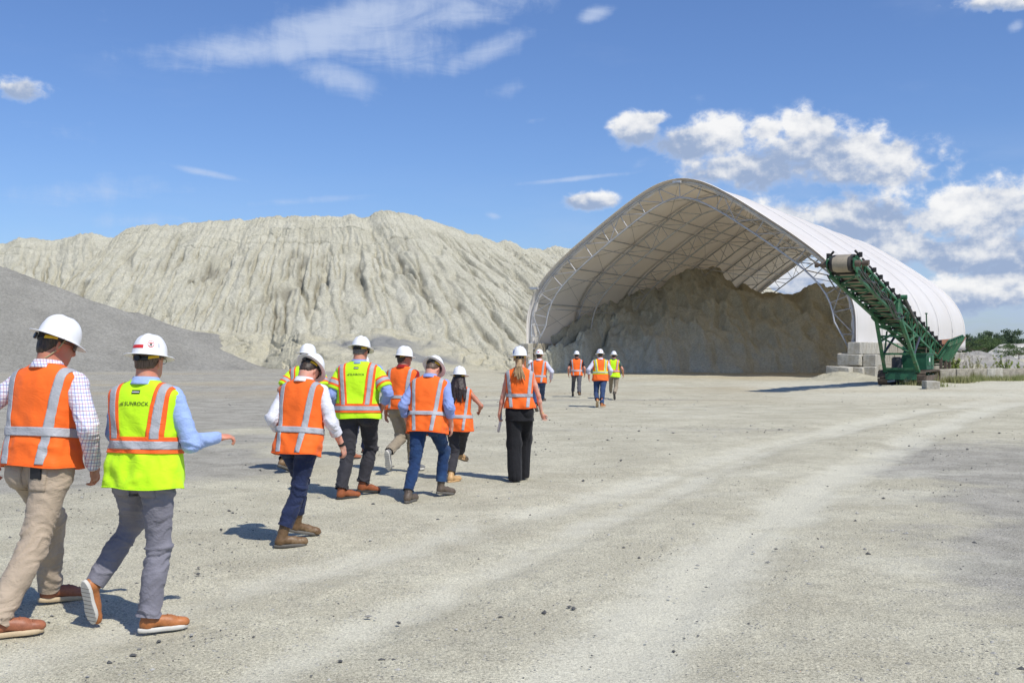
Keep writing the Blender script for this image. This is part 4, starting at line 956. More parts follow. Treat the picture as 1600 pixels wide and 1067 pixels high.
# materials
def cloth(name, c, rough=.85, var=.12, weave=260, fold=.35, sheen=.08, var2=None, fscale=9, fdist=.012):
    m, n, b = new_mat(name, c, rough, 0, .25); co = n.obj()
    a = n.noise(co, 6, 4, .6); col = n.vmath('SCALE', tuple(c), n.step(a, .3, .7, 1 - var, 1 + var * .5))
    if var2: col = n.mix(n.step(n.noise(co, 3.5, 5, .6), .45, .7), col, var2)
    n.l.new(col, b.inputs['Base Color'])
    h1 = n.math('ABSOLUTE', n.math('SUBTRACT', n.noise(co, fscale, 3, .5, .8), .5)); h2 = n.math('ABSOLUTE', n.math('SUBTRACT', n.noise(n.mapping(co, (1, 1, 1.8)), fscale * 2.0, 3, .5, 1.2), .5))
    bm1 = n.bump(n.math('ADD', n.math('MULTIPLY', h1, -1.1), n.math('MULTIPLY', h2, -.8)), fold * 1.7, fdist * 1.5)
    n.l.new(n.bump(n.noise(co, weave, 2, .5), .25, .001, bm1), b.inputs['Normal'])
    b.inputs['Sheen Weight'].default_value = sheen; b.inputs['Sheen Roughness'].default_value = .5
    return m
def checked():
    m = cloth('checked_shirt', (.74, .74, .78), .85); n = NT(m.node_tree); b = m.node_tree.nodes['Principled BSDF']; co = n.obj()
    sp = n.node('ShaderNodeSeparateXYZ'); n.l.new(co, sp.inputs[0])
    def lines(v, per, w):
        f = n.math('FRACT', n.math('DIVIDE', v, per)); return n.step(n.math('ABSOLUTE', n.math('SUBTRACT', f, .5)), w, w * .5)
    a = n.math('ADD', sp.outputs[1], n.math('MULTIPLY', sp.outputs[0], .85))
    z1 = lines(sp.outputs[2], .040, .07); z2 = lines(n.math('ADD', sp.outputs[2], .020), .040, .07)
    a1 = lines(a, .040, .07); a2 = lines(n.math('ADD', a, .020), .040, .07)
    col = n.mix(n.math('MULTIPLY', n.math('MAXIMUM', z1, a1), .8), (.74, .74, .78), (.10, .14, .42)); col = n.mix(n.math('MULTIPLY', n.math('MAXIMUM', z2, a2), .7), col, (.42, .14, .24))
    n.l.new(col, b.inputs['Base Color']); return m
M_OR = cloth('orange_vest_mesh', (.95, .155, .018), .7, .08, 420, .22, fscale=5); M_LI = cloth('lime_vest_cloth', (.56, .93, .015), .7, .06, 420, .22, fscale=5)
M_TAPE = cloth('silver_reflective_tape', (.40, .41, .43), .45, .05, 300, .3, 0.); M_TOR = cloth('orange_tape', (.95, .14, .02), .6, .05, 300, .3); M_TYE = cloth('yellow_tape', (.70, .85, .02), .6, .05, 300, .3)
def skin_mat(name, c):
    m, n, b = new_mat(name, c, .5, 0, .4); co = n.obj()
    n.l.new(n.mix(n.step(n.noise(co, 14, 4, .6), .35, .7), c, (min(1, c[0] * 1.12), c[1] * .78, c[2] * .72)), b.inputs['Base Color'])
    b.inputs['Subsurface Weight'].default_value = .12; b.inputs['Subsurface Radius'].default_value = (.01, .004, .002); b.inputs['Subsurface Scale'].default_value = .6
    n.l.new(n.bump(n.noise(co, 180, 3, .6), .3, .0015), b.inputs['Normal']); return m
M_SKIN = skin_mat('skin', (.56, .28, .185)); M_SKIN2 = skin_mat('tanned_skin', (.46, .22, .14)); M_SKIN3 = skin_mat('fair_skin', (.62, .36, .26))
M_HAT = plain('white_hard_hat_shell', (.80, .80, .79), .28, 0, .5, var=.04, vscale=6, bump=.05, bscale=9, bdist=.002)
M_BLACK = plain('black_plastic', (.02, .02, .022), .4, var=.1); M_YEL = plain('yellow_plastic', (.72, .46, .02), .45, var=.1); M_RED = plain('red_sticker', (.62, .03, .03), .5, var=.05)
M_WHITE = plain('white_print', (.78, .78, .77), .6, var=.03); M_INK = plain('dark_print', (.02, .03, .015), .7, var=.05); M_GLASS = plain('dark_lens', (.012, .012, .014), .08, 0, .8, var=.02)
M_EYE = plain('eye_white', (.7, .68, .65), .2, var=.02); M_WATCH = plain('watch_black', (.015, .015, .015), .5, var=.05)
def hair_mat(name, c, c2):
    m, n, b = new_mat(name, c, .45, 0, .45); co = n.obj(); s = n.noise(n.mapping(co, (1, 1, .12)), 170, 3, .6)
    n.l.new(n.mix(n.step(s, .35, .68), c, c2), b.inputs['Base Color']); n.l.new(n.bump(s, .8, .004), b.inputs['Normal']); return m
H_DK = hair_mat('dark_brown_hair', (.025, .016, .011), (.085, .055, .036)); H_BK = hair_mat('near_black_hair', (.010, .007, .006), (.05, .03, .024)); H_BL = hair_mat('blonde_hair', (.22, .13, .06), (.52, .36, .19)); H_BR = hair_mat('brown_hair', (.06, .035, .02), (.17, .11, .07))
H_GR = hair_mat('short_greying_hair', (.09, .07, .055), (.22, .19, .16))
def leather(name, c, var2=None): return plain(name, c, .5, 0, .4, var=.3, vscale=14, bump=.3, bscale=120, bdist=.002, var2=var2)
L_TAN = leather('tan_leather', (.42, .155, .05)); L_COG = leather('cognac_leather', (.33, .12, .06)); L_BRN = leather('worn_brown_leather', (.16, .095, .045), (.24, .16, .085)); L_GRY = leather('grey_brown_leather', (.12, .09, .065)); L_SND = leather('sand_nubuck', (.55, .34, .15)); L_RED = leather('red_brown_leather', (.30, .09, .03)); L_GS = leather('grey_shoe_cloth', (.22, .22, .21))
S_WHT = plain('white_sole', (.62, .60, .54), .7, var=.1, vscale=20); S_CRP = plain('cream_sole', (.55, .43, .27), .8, var=.15, vscale=20); S_BLK = plain('black_sole', (.035, .033, .03), .8, var=.2); S_GRY = plain('grey_sole', (.13, .12, .105), .85, var=.2)

# vest shape, upright, before the torso leans ------------------------------
def vest_mesh(g, hem, seed, flare=0., female=False, fine=1.0):
    rows = [(hem, .218, .152), (hem + .03, .216, .152), (1.0, .208, .148), (1.12, .200, .142), (1.22, .208, .142), (1.32, .220, .142), (1.39, .231, .134), (1.43, .238, .122), (1.458, .232, .108), (1.478, .205, .096), (1.497, .165, .086), (1.512, .128, .079), (1.522, .103, .074), (1.528, .088, .070)]
    if female: rows = [(hem, .205, .145), (hem + .03, .203, .143), (1.0, .195, .135), (1.12, .175, .125), (1.22, .178, .13), (1.32, .190, .135), (1.39, .200, .125), (1.43, .204, .112), (1.458, .196, .10), (1.478, .172, .09), (1.497, .138, .08), (1.512, .108, .072), (1.522, .09, .066), (1.528, .078, .062)]
    rows = [r for i, r in enumerate(rows) if i < 2 or r[0] > hem + .04]
    rows = np.array(rows); d = np.r_[0, np.cumsum(np.linalg.norm(np.diff(rows[:, :2] , axis=0), axis=1))]
    nz = int(74 * fine); nt = int(112 * fine); t = np.linspace(0, d[-1], nz)
    z = np.interp(t, d, rows[:, 0]); a = np.interp(t, d, rows[:, 1]) * g; b = np.interp(t, d, rows[:, 2]) * (g * .9 + .1)
    k = np.hanning(9)[1:-1]; k /= k.sum()
    sm = lambda q: np.r_[q[:3], np.convolve(q, k, 'valid'), q[-3:]]
    a = sm(a); b = sm(b)
    th = np.linspace(0, 2 * PI, nt, endpoint=False); c, s = np.cos(th), np.sin(th); e = 2 / 2.5
    X = a[None] * (np.sign(c) * np.abs(c) ** e)[:, None]; Y = b[None] * (np.sign(s) * np.abs(s) ** e)[:, None] - .012
    Y = Y + (np.clip(z - 1.40, 0, 1) * -.12)[None]
    # shoulders keep their top, sag at arm side
    Z = np.broadcast_to(z[None], X.shape).copy()
    low = np.clip((1.35 - z) / .35, 0, 1)[None]
    f1 = fbm(X * 8 + 31 * seed, Y * 8, Z * 2.6 + seed, 2); f2 = fbm(X * 22 + seed, Y * 22, Z * 6 + 2 * seed, 3); f3 = 1 - np.abs(fbm(X * 7 + Z * 5 + seed * 3, Y * 7, Z * 7, 2)) * 2
    dsp = (.026 * f1 + .005 * f2) * (.35 + .9 * low) + .009 * f3 * (.45 + low) + flare * low ** 2
    rr = np.sqrt(X ** 2 + Y ** 2) + 1e-6; X = X + X / rr * dsp; Y = Y + Y / rr * dsp
    Z[:, 0] += .006 * np.sin(th * 3 + seed); Z[:, 1] += .004 * np.sin(th * 3 + seed)
    V = np.stack([X, Y, Z], -1).reshape(-1, 3)
    return V, grid_faces(nt, nz, wrap=True)

def hat_mesh(res=1.0, off=0., th0=0., th1=2 * PI, s0=0., s1=1., nt=None, ns=None):
    """dome and brim as one profile; s: 0 top, .7 rim, 1 brim edge"""
    nt = nt or int(72 * res); ns = ns or int(40 * res); full = th1 - th0 > 6.28
    th = np.linspace(th0, th1, nt, endpoint=not full)[:, None]; s = np.linspace(s0, s1, ns)[None]
    d = np.clip(s / .72, 0, 1); bm_ = np.clip((s - .72) / .28, 0, 1)
    ph = d * PI / 2; r = np.sin(ph) ** .92; z = .142 * np.cos(ph) ** .82
    rx = .106 * r + .048 * bm_; ry = .128 * r + .046 * bm_
    c, sn = np.cos(th), np.sin(th); X = rx * c; Y = ry * sn
    z = z + np.where(bm_ > 0, -.006 * bm_ - .010 * bm_ ** 2 * np.abs(c) ** 2 * 0 - .012 * bm_ * (np.maximum(sn, 0) ** 2), 0)
    ridge = np.exp(-(X / .017) ** 2) * .0075 + np.exp(-((np.abs(X) - .047) / .010) ** 2) * .005
    ridge = ridge * np.clip((np.abs(np.sin(ph)) < .93) * 1.0, 0, 1) * np.clip(np.sin(ph * 1.1) * 4, 0, 1) * (bm_ <= 0) * np.clip((.78 - d) * 7, 0, 1)
    z = z + ridge + off * np.where(bm_ > 0, 1, np.cos(ph)); X = X + off * c * np.sin(ph) * (bm_ <= 0); Y = Y + off * sn * np.sin(ph) * (bm_ <= 0)
    z = z + 0 * X
    V = np.stack(np.broadcast_arrays(X, Y, z), -1).reshape(-1, 3)
    return V, grid_faces(nt, ns, wrap=full)[:, ::-1]

def person(label, root_px, heading, H, feet, hands, vest='orange', lean=6, girth=1., head=(0, 0, 0), hair='short', hair_m=H_DK, skin=M_SKIN, res=.008,
           shirt=None, sleeve='long', trousers=None, leg_r=1., shoe=L_BRN, sole=S_BLK, shoe_h=.0, hem_vest=.90, band=(1.06, 1.11), female=False, seed=1, hem_leg=.10,
           glasses=None, logo=False, tapes=(.085, .135), wide=False, stickers=None, hip_twist=0, band_knob=True, root_xy=None, vseam=True, boot=False, pockets=False, collar=True, chin=False, fingers=None, shoulder_w=1.0, arm_r=1.0):
    rx = np.array(root_xy) if root_xy is not None else G(*root_px)[:2]
    sc = H / 1.80; hd = rad(heading)
    fwd = np.array([math.sin(hd), math.cos(hd)]); rgt = np.array([math.cos(hd), -math.sin(hd)])
    def loc(px, py):
        d = G(px, py)[:2] - rx; return np.array([d @ rgt, d @ fwd]) / sc
    # feet -------------------------------------------------------------
    foot = []
    for (spec, sx) in zip(feet, (-1, 1)):
        px, py, yaw, pitch = spec[:4]; lift = spec[4] if len(spec) > 4 else 0.
        q = loc(px, py); R = rotz(-rad(yaw) + hd) @ rotx(-rad(pitch))
        pts_ = np.array([(0, .10, 0), (0, -.19, 0), (.045, 0, 0), (-.045, 0, 0)]) @ R.T; up = -pts_[:, 2].min() + lift / sc
        if pitch < 0: pass
        o = np.array([q[0], q[1], up + .004]); foot.append((o, R, o + R @ np.array([0, -.135, .085])))
    hz = .945
    for it in range(200):
        hips = [np.array([sx * .092 * (girth * .5 + .5), -.01, hz]) for sx in (-1, 1)]
        if all(np.linalg.norm(f[2] - h) < .858 for f, h in zip(foot, hips)) : break
        hz -= .002
        if hz < .84: break
    l1, l2 = .435, .43
    legs = []
    for i, (h, f) in enumerate(zip(hips, foot)):
        toe = f[1] @ np.array([0, 1, 0]); pole = np.array([0, 1, .0]) + .3 * np.array([toe[0], toe[1], 0]); kn, an = ik(h, f[2], l1, l2, pole)
        if np.linalg.norm(an - f[2]) > 1e-3: foot[i] = (f[0] + an - f[2], f[1], an)
        legs.append((h, kn, an))
    # torso --------------------------------------------------------------
    piv = np.array([0, 0, hz]); RT = rotz(rad(-hip_twist)) @ rotx(-rad(lean)); dz = hz - .93
    def T(v):
        v = np.asarray(v, float); return (v + np.array([0, 0, dz]) - piv) @ RT.T + piv
    swd = .185 * (.86 if female else 1.) * shoulder_w * (girth * .5 + .5)
    sh = [T((sx * swd, -.01, 1.425)) for sx in (-1, 1)]
    arms = []
    for i, (h, s_) in enumerate(zip(hands, sh)):
        w, pole = np.array(h[0], float), h[1]
        el, wr = ik(s_, w, .30, .262, pole); arms.append((s_, el, wr))
    # head ------------------------------------------------------------
    nb = T((0, -.035, 1.515)); yaw, pit, roll = head
    RH = RT @ rotx(rad(lean) * .8) @ rotz(-rad(yaw)) @ rotx(-rad(pit)) @ roty(rad(roll))
    hc = nb + RT @ rotx(rad(lean) * .5) @ np.array([0, .03, .062]) + RH @ np.array([0, .012, .070])
    hp = lambda v: hc + RH @ np.array(v, float)
    allp = np.array([f[0] for f in foot] + [a for l in legs for a in l] + [a for l in arms for a in l] + [hc])
    lo = allp.min(0) - .27; hi = allp.max(0) + .27; lo[2] = -.03
    # body: one continuous surface -------------------------------------------
    Fd = Field(lo, hi, res); bg_ = girth
    Fd.ell(hp((0, -.012, .028)), (.074, .095, .090), RH, .01)
    Fd.ell(hp((0, .03, -.018)), (.060, .066, .088), RH, .02)
    Fd.ell(hp((0, .045, -.07)), (.046, .048, .040), RH, .025)
    Fd.cone(hp((0, .085, .022)), hp((0, .104, -.018)), .008, .0125, .014); Fd.ell(hp((0, .098, -.022)), (.017, .012, .010), RH, .01)
    Fd.cone(hp((-.035, .078, .030)), hp((.035, .078, .030)), .012, .012, .018)
    Fd.ell(hp((0, .086, -.052)), (.022, .008, .0055), RH, .008); Fd.ell(hp((0, .085, -.062)), (.019, .008, .006), RH, .006); Fd.ell(hp((0, .074, -.092)), (.018, .014, .014), RH, .02)
    for sx in (-1, 1):
        Fd.ell(hp((sx * .030, .090, .012)), (.016, .010, .009), RH, .012, cut=True); Fd.ell(hp((sx * .030, .079, .011)), (.013, .011, .011), RH, .004)
        Re = RH @ rotz(sx * .45); Fd.ell(hp((sx * .078, -.008, -.008)), (.0085, .018, .031), Re, .006); Fd.ell(hp((sx * .085, -.004, -.004)), (.006, .010, .017), Re, .006, cut=True)
    nk = .054 if female else .063
    Fd.cone(hp((0, -.028, -.05)), nb + (0, 0, -.05), nk * .98, nk * 1.08, .03); Fd.cone(hp((0, .0, -.075)), T((0, -.005, 1.47)), nk * .85, nk, .03)
    for i, sx in enumerate((-1, 1)):
        s_, el, wr = arms[i]; ar = (.8 if female else 1.) * arm_r
        Fd.cone(T((sx * .04, -.02, 1.49)), s_, .05, .046, .03)
        Fd.cone(s_, s_ * .5 + el * .5, .052 * ar, .046 * ar, .03); Fd.cone(s_ * .5 + el * .5, el, .046 * ar, .037 * ar, .02)
        m_ = el * .68 + wr * .32; Fd.cone(el, m_, .038 * ar, .040 * ar, .02); Fd.cone(m_, wr, .040 * ar, .0255 * ar, .02)
        # hand
        hd_ = hands[i]; opt = hd_[2] if len(hd_) > 2 else {}
        dd = nrmz(opt.get('d', nrmz(wr - el) * .6 + np.array([0, .15, -.5]))); n_ = np.array(opt.get('n', (-sx, 0, 0)), float); n_ = nrmz(n_ - dd * (n_ @ dd)); t_ = nrmz(np.cross(dd, n_)); 
        if t_ @ np.array(opt.get('t', (0, 1, 0)), float) < 0: t_ = -t_
        hs = .88 if female else 1.; cu = opt.get('curl', .45)
        RHd = np.stack([t_, n_, dd], 1)
        Fd.cone(wr - nrmz(wr - el) * .02, wr + dd * .03 * hs, .025 * ar, .024 * hs, .015); Fd.ell(wr + dd * .055 * hs, (.040 * hs, .0155 * hs, .050 * hs), RHd, .012)
        for fi, (o_, L_) in enumerate(zip((.031, .0105, -.0105, -.030), (.068, .077, .071, .056))):
            b_ = wr + (dd * (.090 - .004 * abs(fi - 1)) + t_ * o_) * hs; a_ = 0; r_ = .0085 * hs; sp = nrmz(dd + t_ * o_ * 3.2)
            for sg, fr in enumerate((.45, .31, .26)):
                a_ += cu * (1 + .18 * fi) * (.75 if sg == 0 else 1.); dv = nrmz(sp * math.cos(a_) + n_ * math.sin(a_)); e_ = b_ + dv * L_ * fr * hs
                Fd.cone(b_, e_, r_, r_ * .92, .0035); b_ = e_; r_ *= .92
        b_ = wr + (dd * .028 + t_ * .026) * hs; dv = nrmz(dd * .75 + t_ * .62 + n_ * .3); e_ = b_ + dv * .043 * hs; Fd.cone(b_, e_, .0125 * hs, .0105 * hs, .010)
        dv = nrmz(dd * .95 + t_ * .15 + n_ * .35); Fd.cone(e_, e_ + dv * .032 * hs, .0100 * hs, .0085 * hs, .005)
    # hidden trunk and legs, slimmer than the clothes
    Fd.ell(T((0, 0, 1.30)), (.145 * bg_, .095, .19), RT, .04); Fd.ell(T((0, 0, 1.08)), (.125 * bg_, .09 * bg_, .17), RT, .05); Fd.ell(T((0, -.01, .96)), (.14 * bg_, .10, .11), RT, .05)
    for (h, kn, an) in legs: Fd.cone(h, kn, .065, .040, .03); Fd.cone(kn, kn * .6 + an * .4, .040, .040, .02); Fd.cone(kn * .6 + an * .4, an, .040, .025, .02)
    for (o, R, an) in foot: Fd.cone(an, o + R @ np.array([0, .03, .035]), .024, .015, .01)
    V, Fq = Fd.mesh()
    body = mesh_np('person', V, Fq, skin)
    body.location = (*rx, 0); body.rotation_euler = (0, 0, -hd); body.scale = (sc,) * 3
    tag(body, label, 'person', 'people in hard hats and safety vests walking to the shed')
    ch = lambda nm, V_, F_, m_, par=body, smooth=True: mesh_np(nm, V_, F_, m_, par, smooth)
    gres = max(res * 1.25, .0085)
    def wrinkle(V_, F_, pts_, amp, seed_, fz=26.):
        """creases across the limb, strongest near joints"""
        N_ = normals(V_, F_); wgt = np.zeros(len(V_))
        for p, r_, w_ in pts_: wgt = np.maximum(wgt, w_ * np.exp(-(np.linalg.norm(V_ - p, axis=1) / r_) ** 2))
        wv = fbm(V_[:, 0] * 5 + seed_, V_[:, 1] * 5, V_[:, 2] * 5, 2) * .12
        c1 = fbm(V_[:, 0] * 5, V_[:, 1] * 5 + seed_, (V_[:, 2] + wv) * fz, 3, .5); c1 = np.sign(c1) * np.abs(c1) ** .8
        c2 = fbm(V_[:, 0] * 9 + seed_, V_[:, 1] * 9, V_[:, 2] * 7, 3)
        dg_ = V_[:, 2] + .5 * V_[:, 0] * np.sign(np.sin(V_[:, 2] * 9 + seed_)); r1_ = 1 - 2.4 * np.abs(fbm(V_[:, 0] * 4 + seed_, V_[:, 1] * 4, (dg_ + wv) * fz * .55, 2)); r1_ = np.clip(r1_, -.4, 1) ** 3
        return V_ + N_ * (amp * (c1 * (.2 + wgt) + .5 * c2 + r1_ * (.35 + 1.1 * wgt)))[:, None]
    # trousers -------------------------------------------------------------
    Ft = Field((lo[0], lo[1], -.02), (hi[0], hi[1], 1.15), gres)
    wst = 1.02
    if not wide:
        Ft.ell(T((0, -.005, .965)), (.165 * bg_, .118 * (bg_ * .7 + .3), .12), RT, .03); Ft.ell(T((0, 0, 1.04)), (.155 * bg_, .112 * bg_, .10), RT, .04)
        for i, sx in enumerate((-1, 1)):
            h, kn, an = legs[i]; lr = leg_r
            Ft.ell(h + np.array([sx * -.005, -.055, -.02]), (.088, .078, .095), None, .03)
            Ft.cone(h + np.array([0, .0, .02]), kn, .098 * lr * (bg_ * .5 + .5), .070 * lr, .028)
            Ft.cone(h + np.array([sx * .03, .0, .01]), h * .5 + kn * .5, .085 * bg_ * lr, .078 * lr, .03)
            d_ = an - kn; a2 = kn + d_ * .45 + np.array([0, -.006, 0]); Ft.cone(kn, a2, .068 * lr, .068 * lr, .02); Ft.cone(a2, an + d_ * .12, .068 * lr, .060 * lr, .02)
        Vt, Fq = Ft.mesh()
        jp = [(l[1], .16, 1.) for l in legs] + [(l[2], .14, 1.2) for l in legs] + [(l[0] + np.array([0, 0, -.08]), .14, .8) for l in legs]
        Vt = wrinkle(Vt, Fq, jp, .010, seed)
        pl = []
        tro = bpy.data.meshes.new('trousers'); tro.from_pydata([tuple(v) for v in Vt], [], [tuple(map(int, f)) for f in Fq]); bm = bmesh.new(); bm.from_mesh(tro)
        # cut each hem square to its shin (only that leg's geometry)
        for i in range(2):
            h, kn, an = legs[i]; d_ = nrmz(an - kn); co = an - d_ * (hem_leg - .085)
            gv = [v for v in bm.verts if np.linalg.norm(np.array(v.co) - an) < .24 and np.linalg.norm(np.array(v.co) - an) <= np.linalg.norm(np.array(v.co) - legs[1 - i][2]) + (1. if abs((np.array(v.co) - kn) @ d_) < .01 else 0)]
            S_ = set(gv); ge = [e for e in bm.edges if e.verts[0] in S_ and e.verts[1] in S_]; gf = [f for f in bm.faces if all(v in S_ for v in f.verts)]
            bmesh.ops.bisect_plane(bm, geom=gv + ge + gf, dist=1e-5, plane_co=Vector(co), plane_no=Vector(d_), clear_outer=True)
        bm.to_mesh(tro); bm.free()
        for p in tro.polygons: p.use_smooth = True
        tro.materials.append(trousers); to = link('trousers', tro, body)
    else:
        Ft.ell(T((0, -.01, .95)), (.158, .118, .12), RT, .03); Ft.ell(T((0, 0, 1.04)), (.14, .10, .10), RT, .04)
        for i, sx in enumerate((-1, 1)):
            h, kn, an = legs[i]; Ft.cone(h + np.array([0, -.02, 0]), kn, .105, .098, .05); q = an * 1.; q[2] = .06; Ft.cone(kn, q, .098, .098, .05); Ft.ell(h + np.array([0, -.05, -.02]), (.09, .085, .1), None, .03)
        Vt, Fq = Ft.mesh(); N_ = normals(Vt, Fq); th = np.arctan2(Vt[:, 0], Vt[:, 1]); lw = np.clip((.9 - Vt[:, 2]) / .5, 0, 1)
        Vt = Vt + N_ * (.012 * lw * fbm(Vt[:, 0] * 26, Vt[:, 1] * 26, Vt[:, 2] * 1.2, 3))[:, None]
        to = cut_mesh('trousers', Vt, Fq, [((0, 0, .012), (0, 0, -1))], trousers, body)
        # short black peplum jacket hem below the vest
        th = np.linspace(0, 2 * PI, 72, endpoint=False)[:, None]; z = np.linspace(1.0, .80, 14)[None]; fl = (1.0 - z) / .2
        r_ = 1 + .03 * np.sin(th * 7) * fl; X = (.160 + .032 * fl) * np.cos(th) * r_; Y = (.112 + .028 * fl) * np.sin(th) * r_ - .01
        Vj = np.stack(np.broadcast_arrays(X, Y, z), -1).reshape(-1, 3); Fj = grid_faces(72, 14, wrap=True); jk = ch('jacket_hem', T(Vj), Fj, trousers); m_ = jk.modifiers.new('t', 'SOLIDIFY'); m_.thickness = .006
    # back pockets, belt
    if pockets:
        tree_ = BVHTree.FromPolygons([tuple(v) for v in Vt], [tuple(map(int, f)) for f in Fq])
        for sx in (-1, 1):
            o_ = T((sx * .085, -.4, .955)); dirv = Vector(RT @ np.array([0, 1, 0])); Vp = []
            for u_ in np.linspace(-.062, .062, 9):
                for v_ in np.linspace(.0, -.145, 10):
                    w_ = 1 - .12 * (-v_ / .145); q_ = Vector(o_ + RT @ np.array([u_ * w_, 0, v_ + .008 * abs(u_) / .06 * 0])); hit = tree_.ray_cast(q_, dirv)
                    pz = np.array(hit[0]) - np.array(dirv) * .004 if hit[0] is not None else np.array(q_) + np.array(dirv) * .28; Vp.append(pz)
            po = ch('back_pocket', np.array(Vp), grid_faces(9, 10), trousers, to); m_ = po.modifiers.new('t', 'SOLIDIFY'); m_.thickness = .004; m_.offset = 0
    # shirt ------------------------------------------------------------------
    Fs = Field((lo[0], lo[1], .8), hi, gres)
    if shirt is not None:
        Fs.ell(T((0, 0, 1.30)), (.168 * bg_, .112, .2), RT, .04); Fs.ell(T((0, 0, 1.08)), (.15 * bg_, .112 * bg_, .17), RT, .05)
        if female: Fs.ell(T((0, .06, 1.27)), (.12, .07, .07), RT, .04)
        Fs.cone(T((0, -.02, 1.49)), T((0, -.02, 1.40)), .068, .12, .03)
        jp = []
        for i, sx in enumerate((-1, 1)):
            s_, el, wr = arms[i]; Fs.cone(T((sx * .05, -.02, 1.465)), s_, .066, .060 * arm_r, .03)
            if sleeve == 'long':
                Fs.cone(s_, el, .064 * arm_r, .057 * arm_r, .03); Fs.cone(el, wr * .96 + el * .04, .057 * arm_r, .041 * arm_r, .02); jp += [(el, .12, 1.), (wr, .08, .6), (s_, .12, .5)]
            elif sleeve == 'rolled':
                Fs.cone(s_, el, .064 * arm_r, .058, .03); Fs.cone(el, el * .62 + wr * .38, .058, .052, .02); jp += [(el, .14, 1.)]
            elif sleeve == 'short':
                m_ = s_ * .45 + el * .55; Fs.cone(s_, m_, .062 * arm_r, .062 * arm_r, .03)
        Vs_, Fq2 = Fs.mesh(); Vs_ = wrinkle(Vs_, Fq2, jp or [(sh[0], .1, .3)], .0085, seed + 3, 22)
        so = ch('shirt', Vs_, Fq2, shirt)
        if sleeve == 'long':
            for i in range(2):
                s_, el, wr = arms[i]; d_ = nrmz(wr - el); MB().tube(wr - d_ * .05, wr - d_ * .002, .041 * arm_r, 20, .039 * arm_r).build('cuff', shirt, so)
        elif sleeve in ('rolled', 'short'):
            for i in range(2):
                s_, el, wr = arms[i]; a_, b_, r_ = ((el * .62 + wr * .38, nrmz(wr - el), .056) if sleeve == 'rolled' else (s_ * .45 + el * .55, nrmz(el - s_), .064 * arm_r))
                MB().tube(a_ - b_ * .01, a_ + b_ * .035, r_, 20, r_ * .98, caps=True).build('cuff', shirt, so)
    if shirt is not None and collar:
            th = np.linspace(0, 2 * PI, 40, endpoint=False)[:, None]; tt = np.linspace(0, 1, 5)[None]
            nr = nk * 1.17; ax = (hc - nb); rr_ = nr + .010 * (1 - tt) ; X = rr_ * np.cos(th); Y = rr_ * 1.02 * np.sin(th) - .005 + .022 * tt; Z = -.012 + .047 * tt - .028 * np.maximum(np.sin(th), 0) ** 1
            Vc = np.stack(np.broadcast_arrays(X, Y, Z), -1).reshape(-1, 3); Vc = nb + (Vc @ RT.T); co_ = ch('collar', Vc, grid_faces(40, 5, wrap=True), shirt, so); m_ = co_.modifiers.new('t', 'SOLIDIFY'); m_.thickness = .008; m_.offset = 1
    # vest -----------------------------------------------------------------
    fine = 1.0 if res < .006 else .75 if res < .009 else .5
    vm = {'orange': M_OR, 'orange_tri': M_OR, 'lime': M_LI, 'lime_sleeved': M_LI}[vest]
    Vv, Fv = vest_mesh(bg_ * (1.0), hem_vest, seed, .012, female, fine)
    def layer(nm, mat_, planes, off, par):
        Nn = normals(Vv, Fv); Vo = Vv + Nn * off
        bmv = cut_mesh(nm, Vo, Fv, planes, mat_, par)
        if bmv is None: return None
        co = np.empty(len(bmv.data.vertices) * 3, np.float32); bmv.data.vertices.foreach_get('co', co); co = T(co.reshape(-1, 3).astype(float)); bmv.data.vertices.foreach_set('co', co.astype(np.float32).ravel()); bmv.data.update()
        m_ = bmv.modifiers.new('t', 'SOLIDIFY'); m_.thickness = .0022; m_.offset = 1; return bmv
    Nn = normals(Vv, Fv); 
    if (Nn * (Vv - np.array([0, 0, 1.2]))).sum() < 0: Fv = Fv[:, ::-1]
    vo = ch('safety_vest', T(Vv), Fv, vm); m_ = vo.modifiers.new('t', 'SOLIDIFY'); m_.thickness = .005; m_.offset = -1
    tri = vest != 'orange'; edge = {'orange_tri': M_TYE}.get(vest, M_TOR)
    x0, x1 = tapes; z0_, z1_ = band; slant = .10
    def vertical(sx, xa, xb, zlow, mat_, off, nm):
        # planes slant a little: strips lean outwards towards the shoulders
        nA = np.array([-sx, 0, sx * sx * slant]); nB = np.array([sx, 0, -slant])
        return layer(nm, mat_, [((sx * xa, 0, 1.1), tuple(nA)), ((sx * xb, 0, 1.1), tuple(nB)), ((0, 0, zlow), (0, 0, -1)), ((0, 0, 1.522), (0, 0, 1))], off, vo)
    for sx in (-1, 1):
        zl = z1_ + (.012 if tri else 0) if tri else hem_vest + .012
        if tri: vertical(sx, x0 - .024, x1 + .024, z1_ + .016, edge, .0022, 'coloured_tape')
        vertical(sx, x0, x1, zl if tri else zl, M_TAPE, .0046 if tri else .003, 'reflective_tape')
    if tri: layer('coloured_tape', edge, [((0, 0, z0_ - .026), (0, 0, -1)), ((0, 0, z1_ + .026), (0, 0, 1))], .0044, vo)
    layer('reflective_tape', M_TAPE, [((0, 0, z0_), (0, 0, -1)), ((0, 0, z1_), (0, 0, 1))], .0068 if tri else .0054, vo)
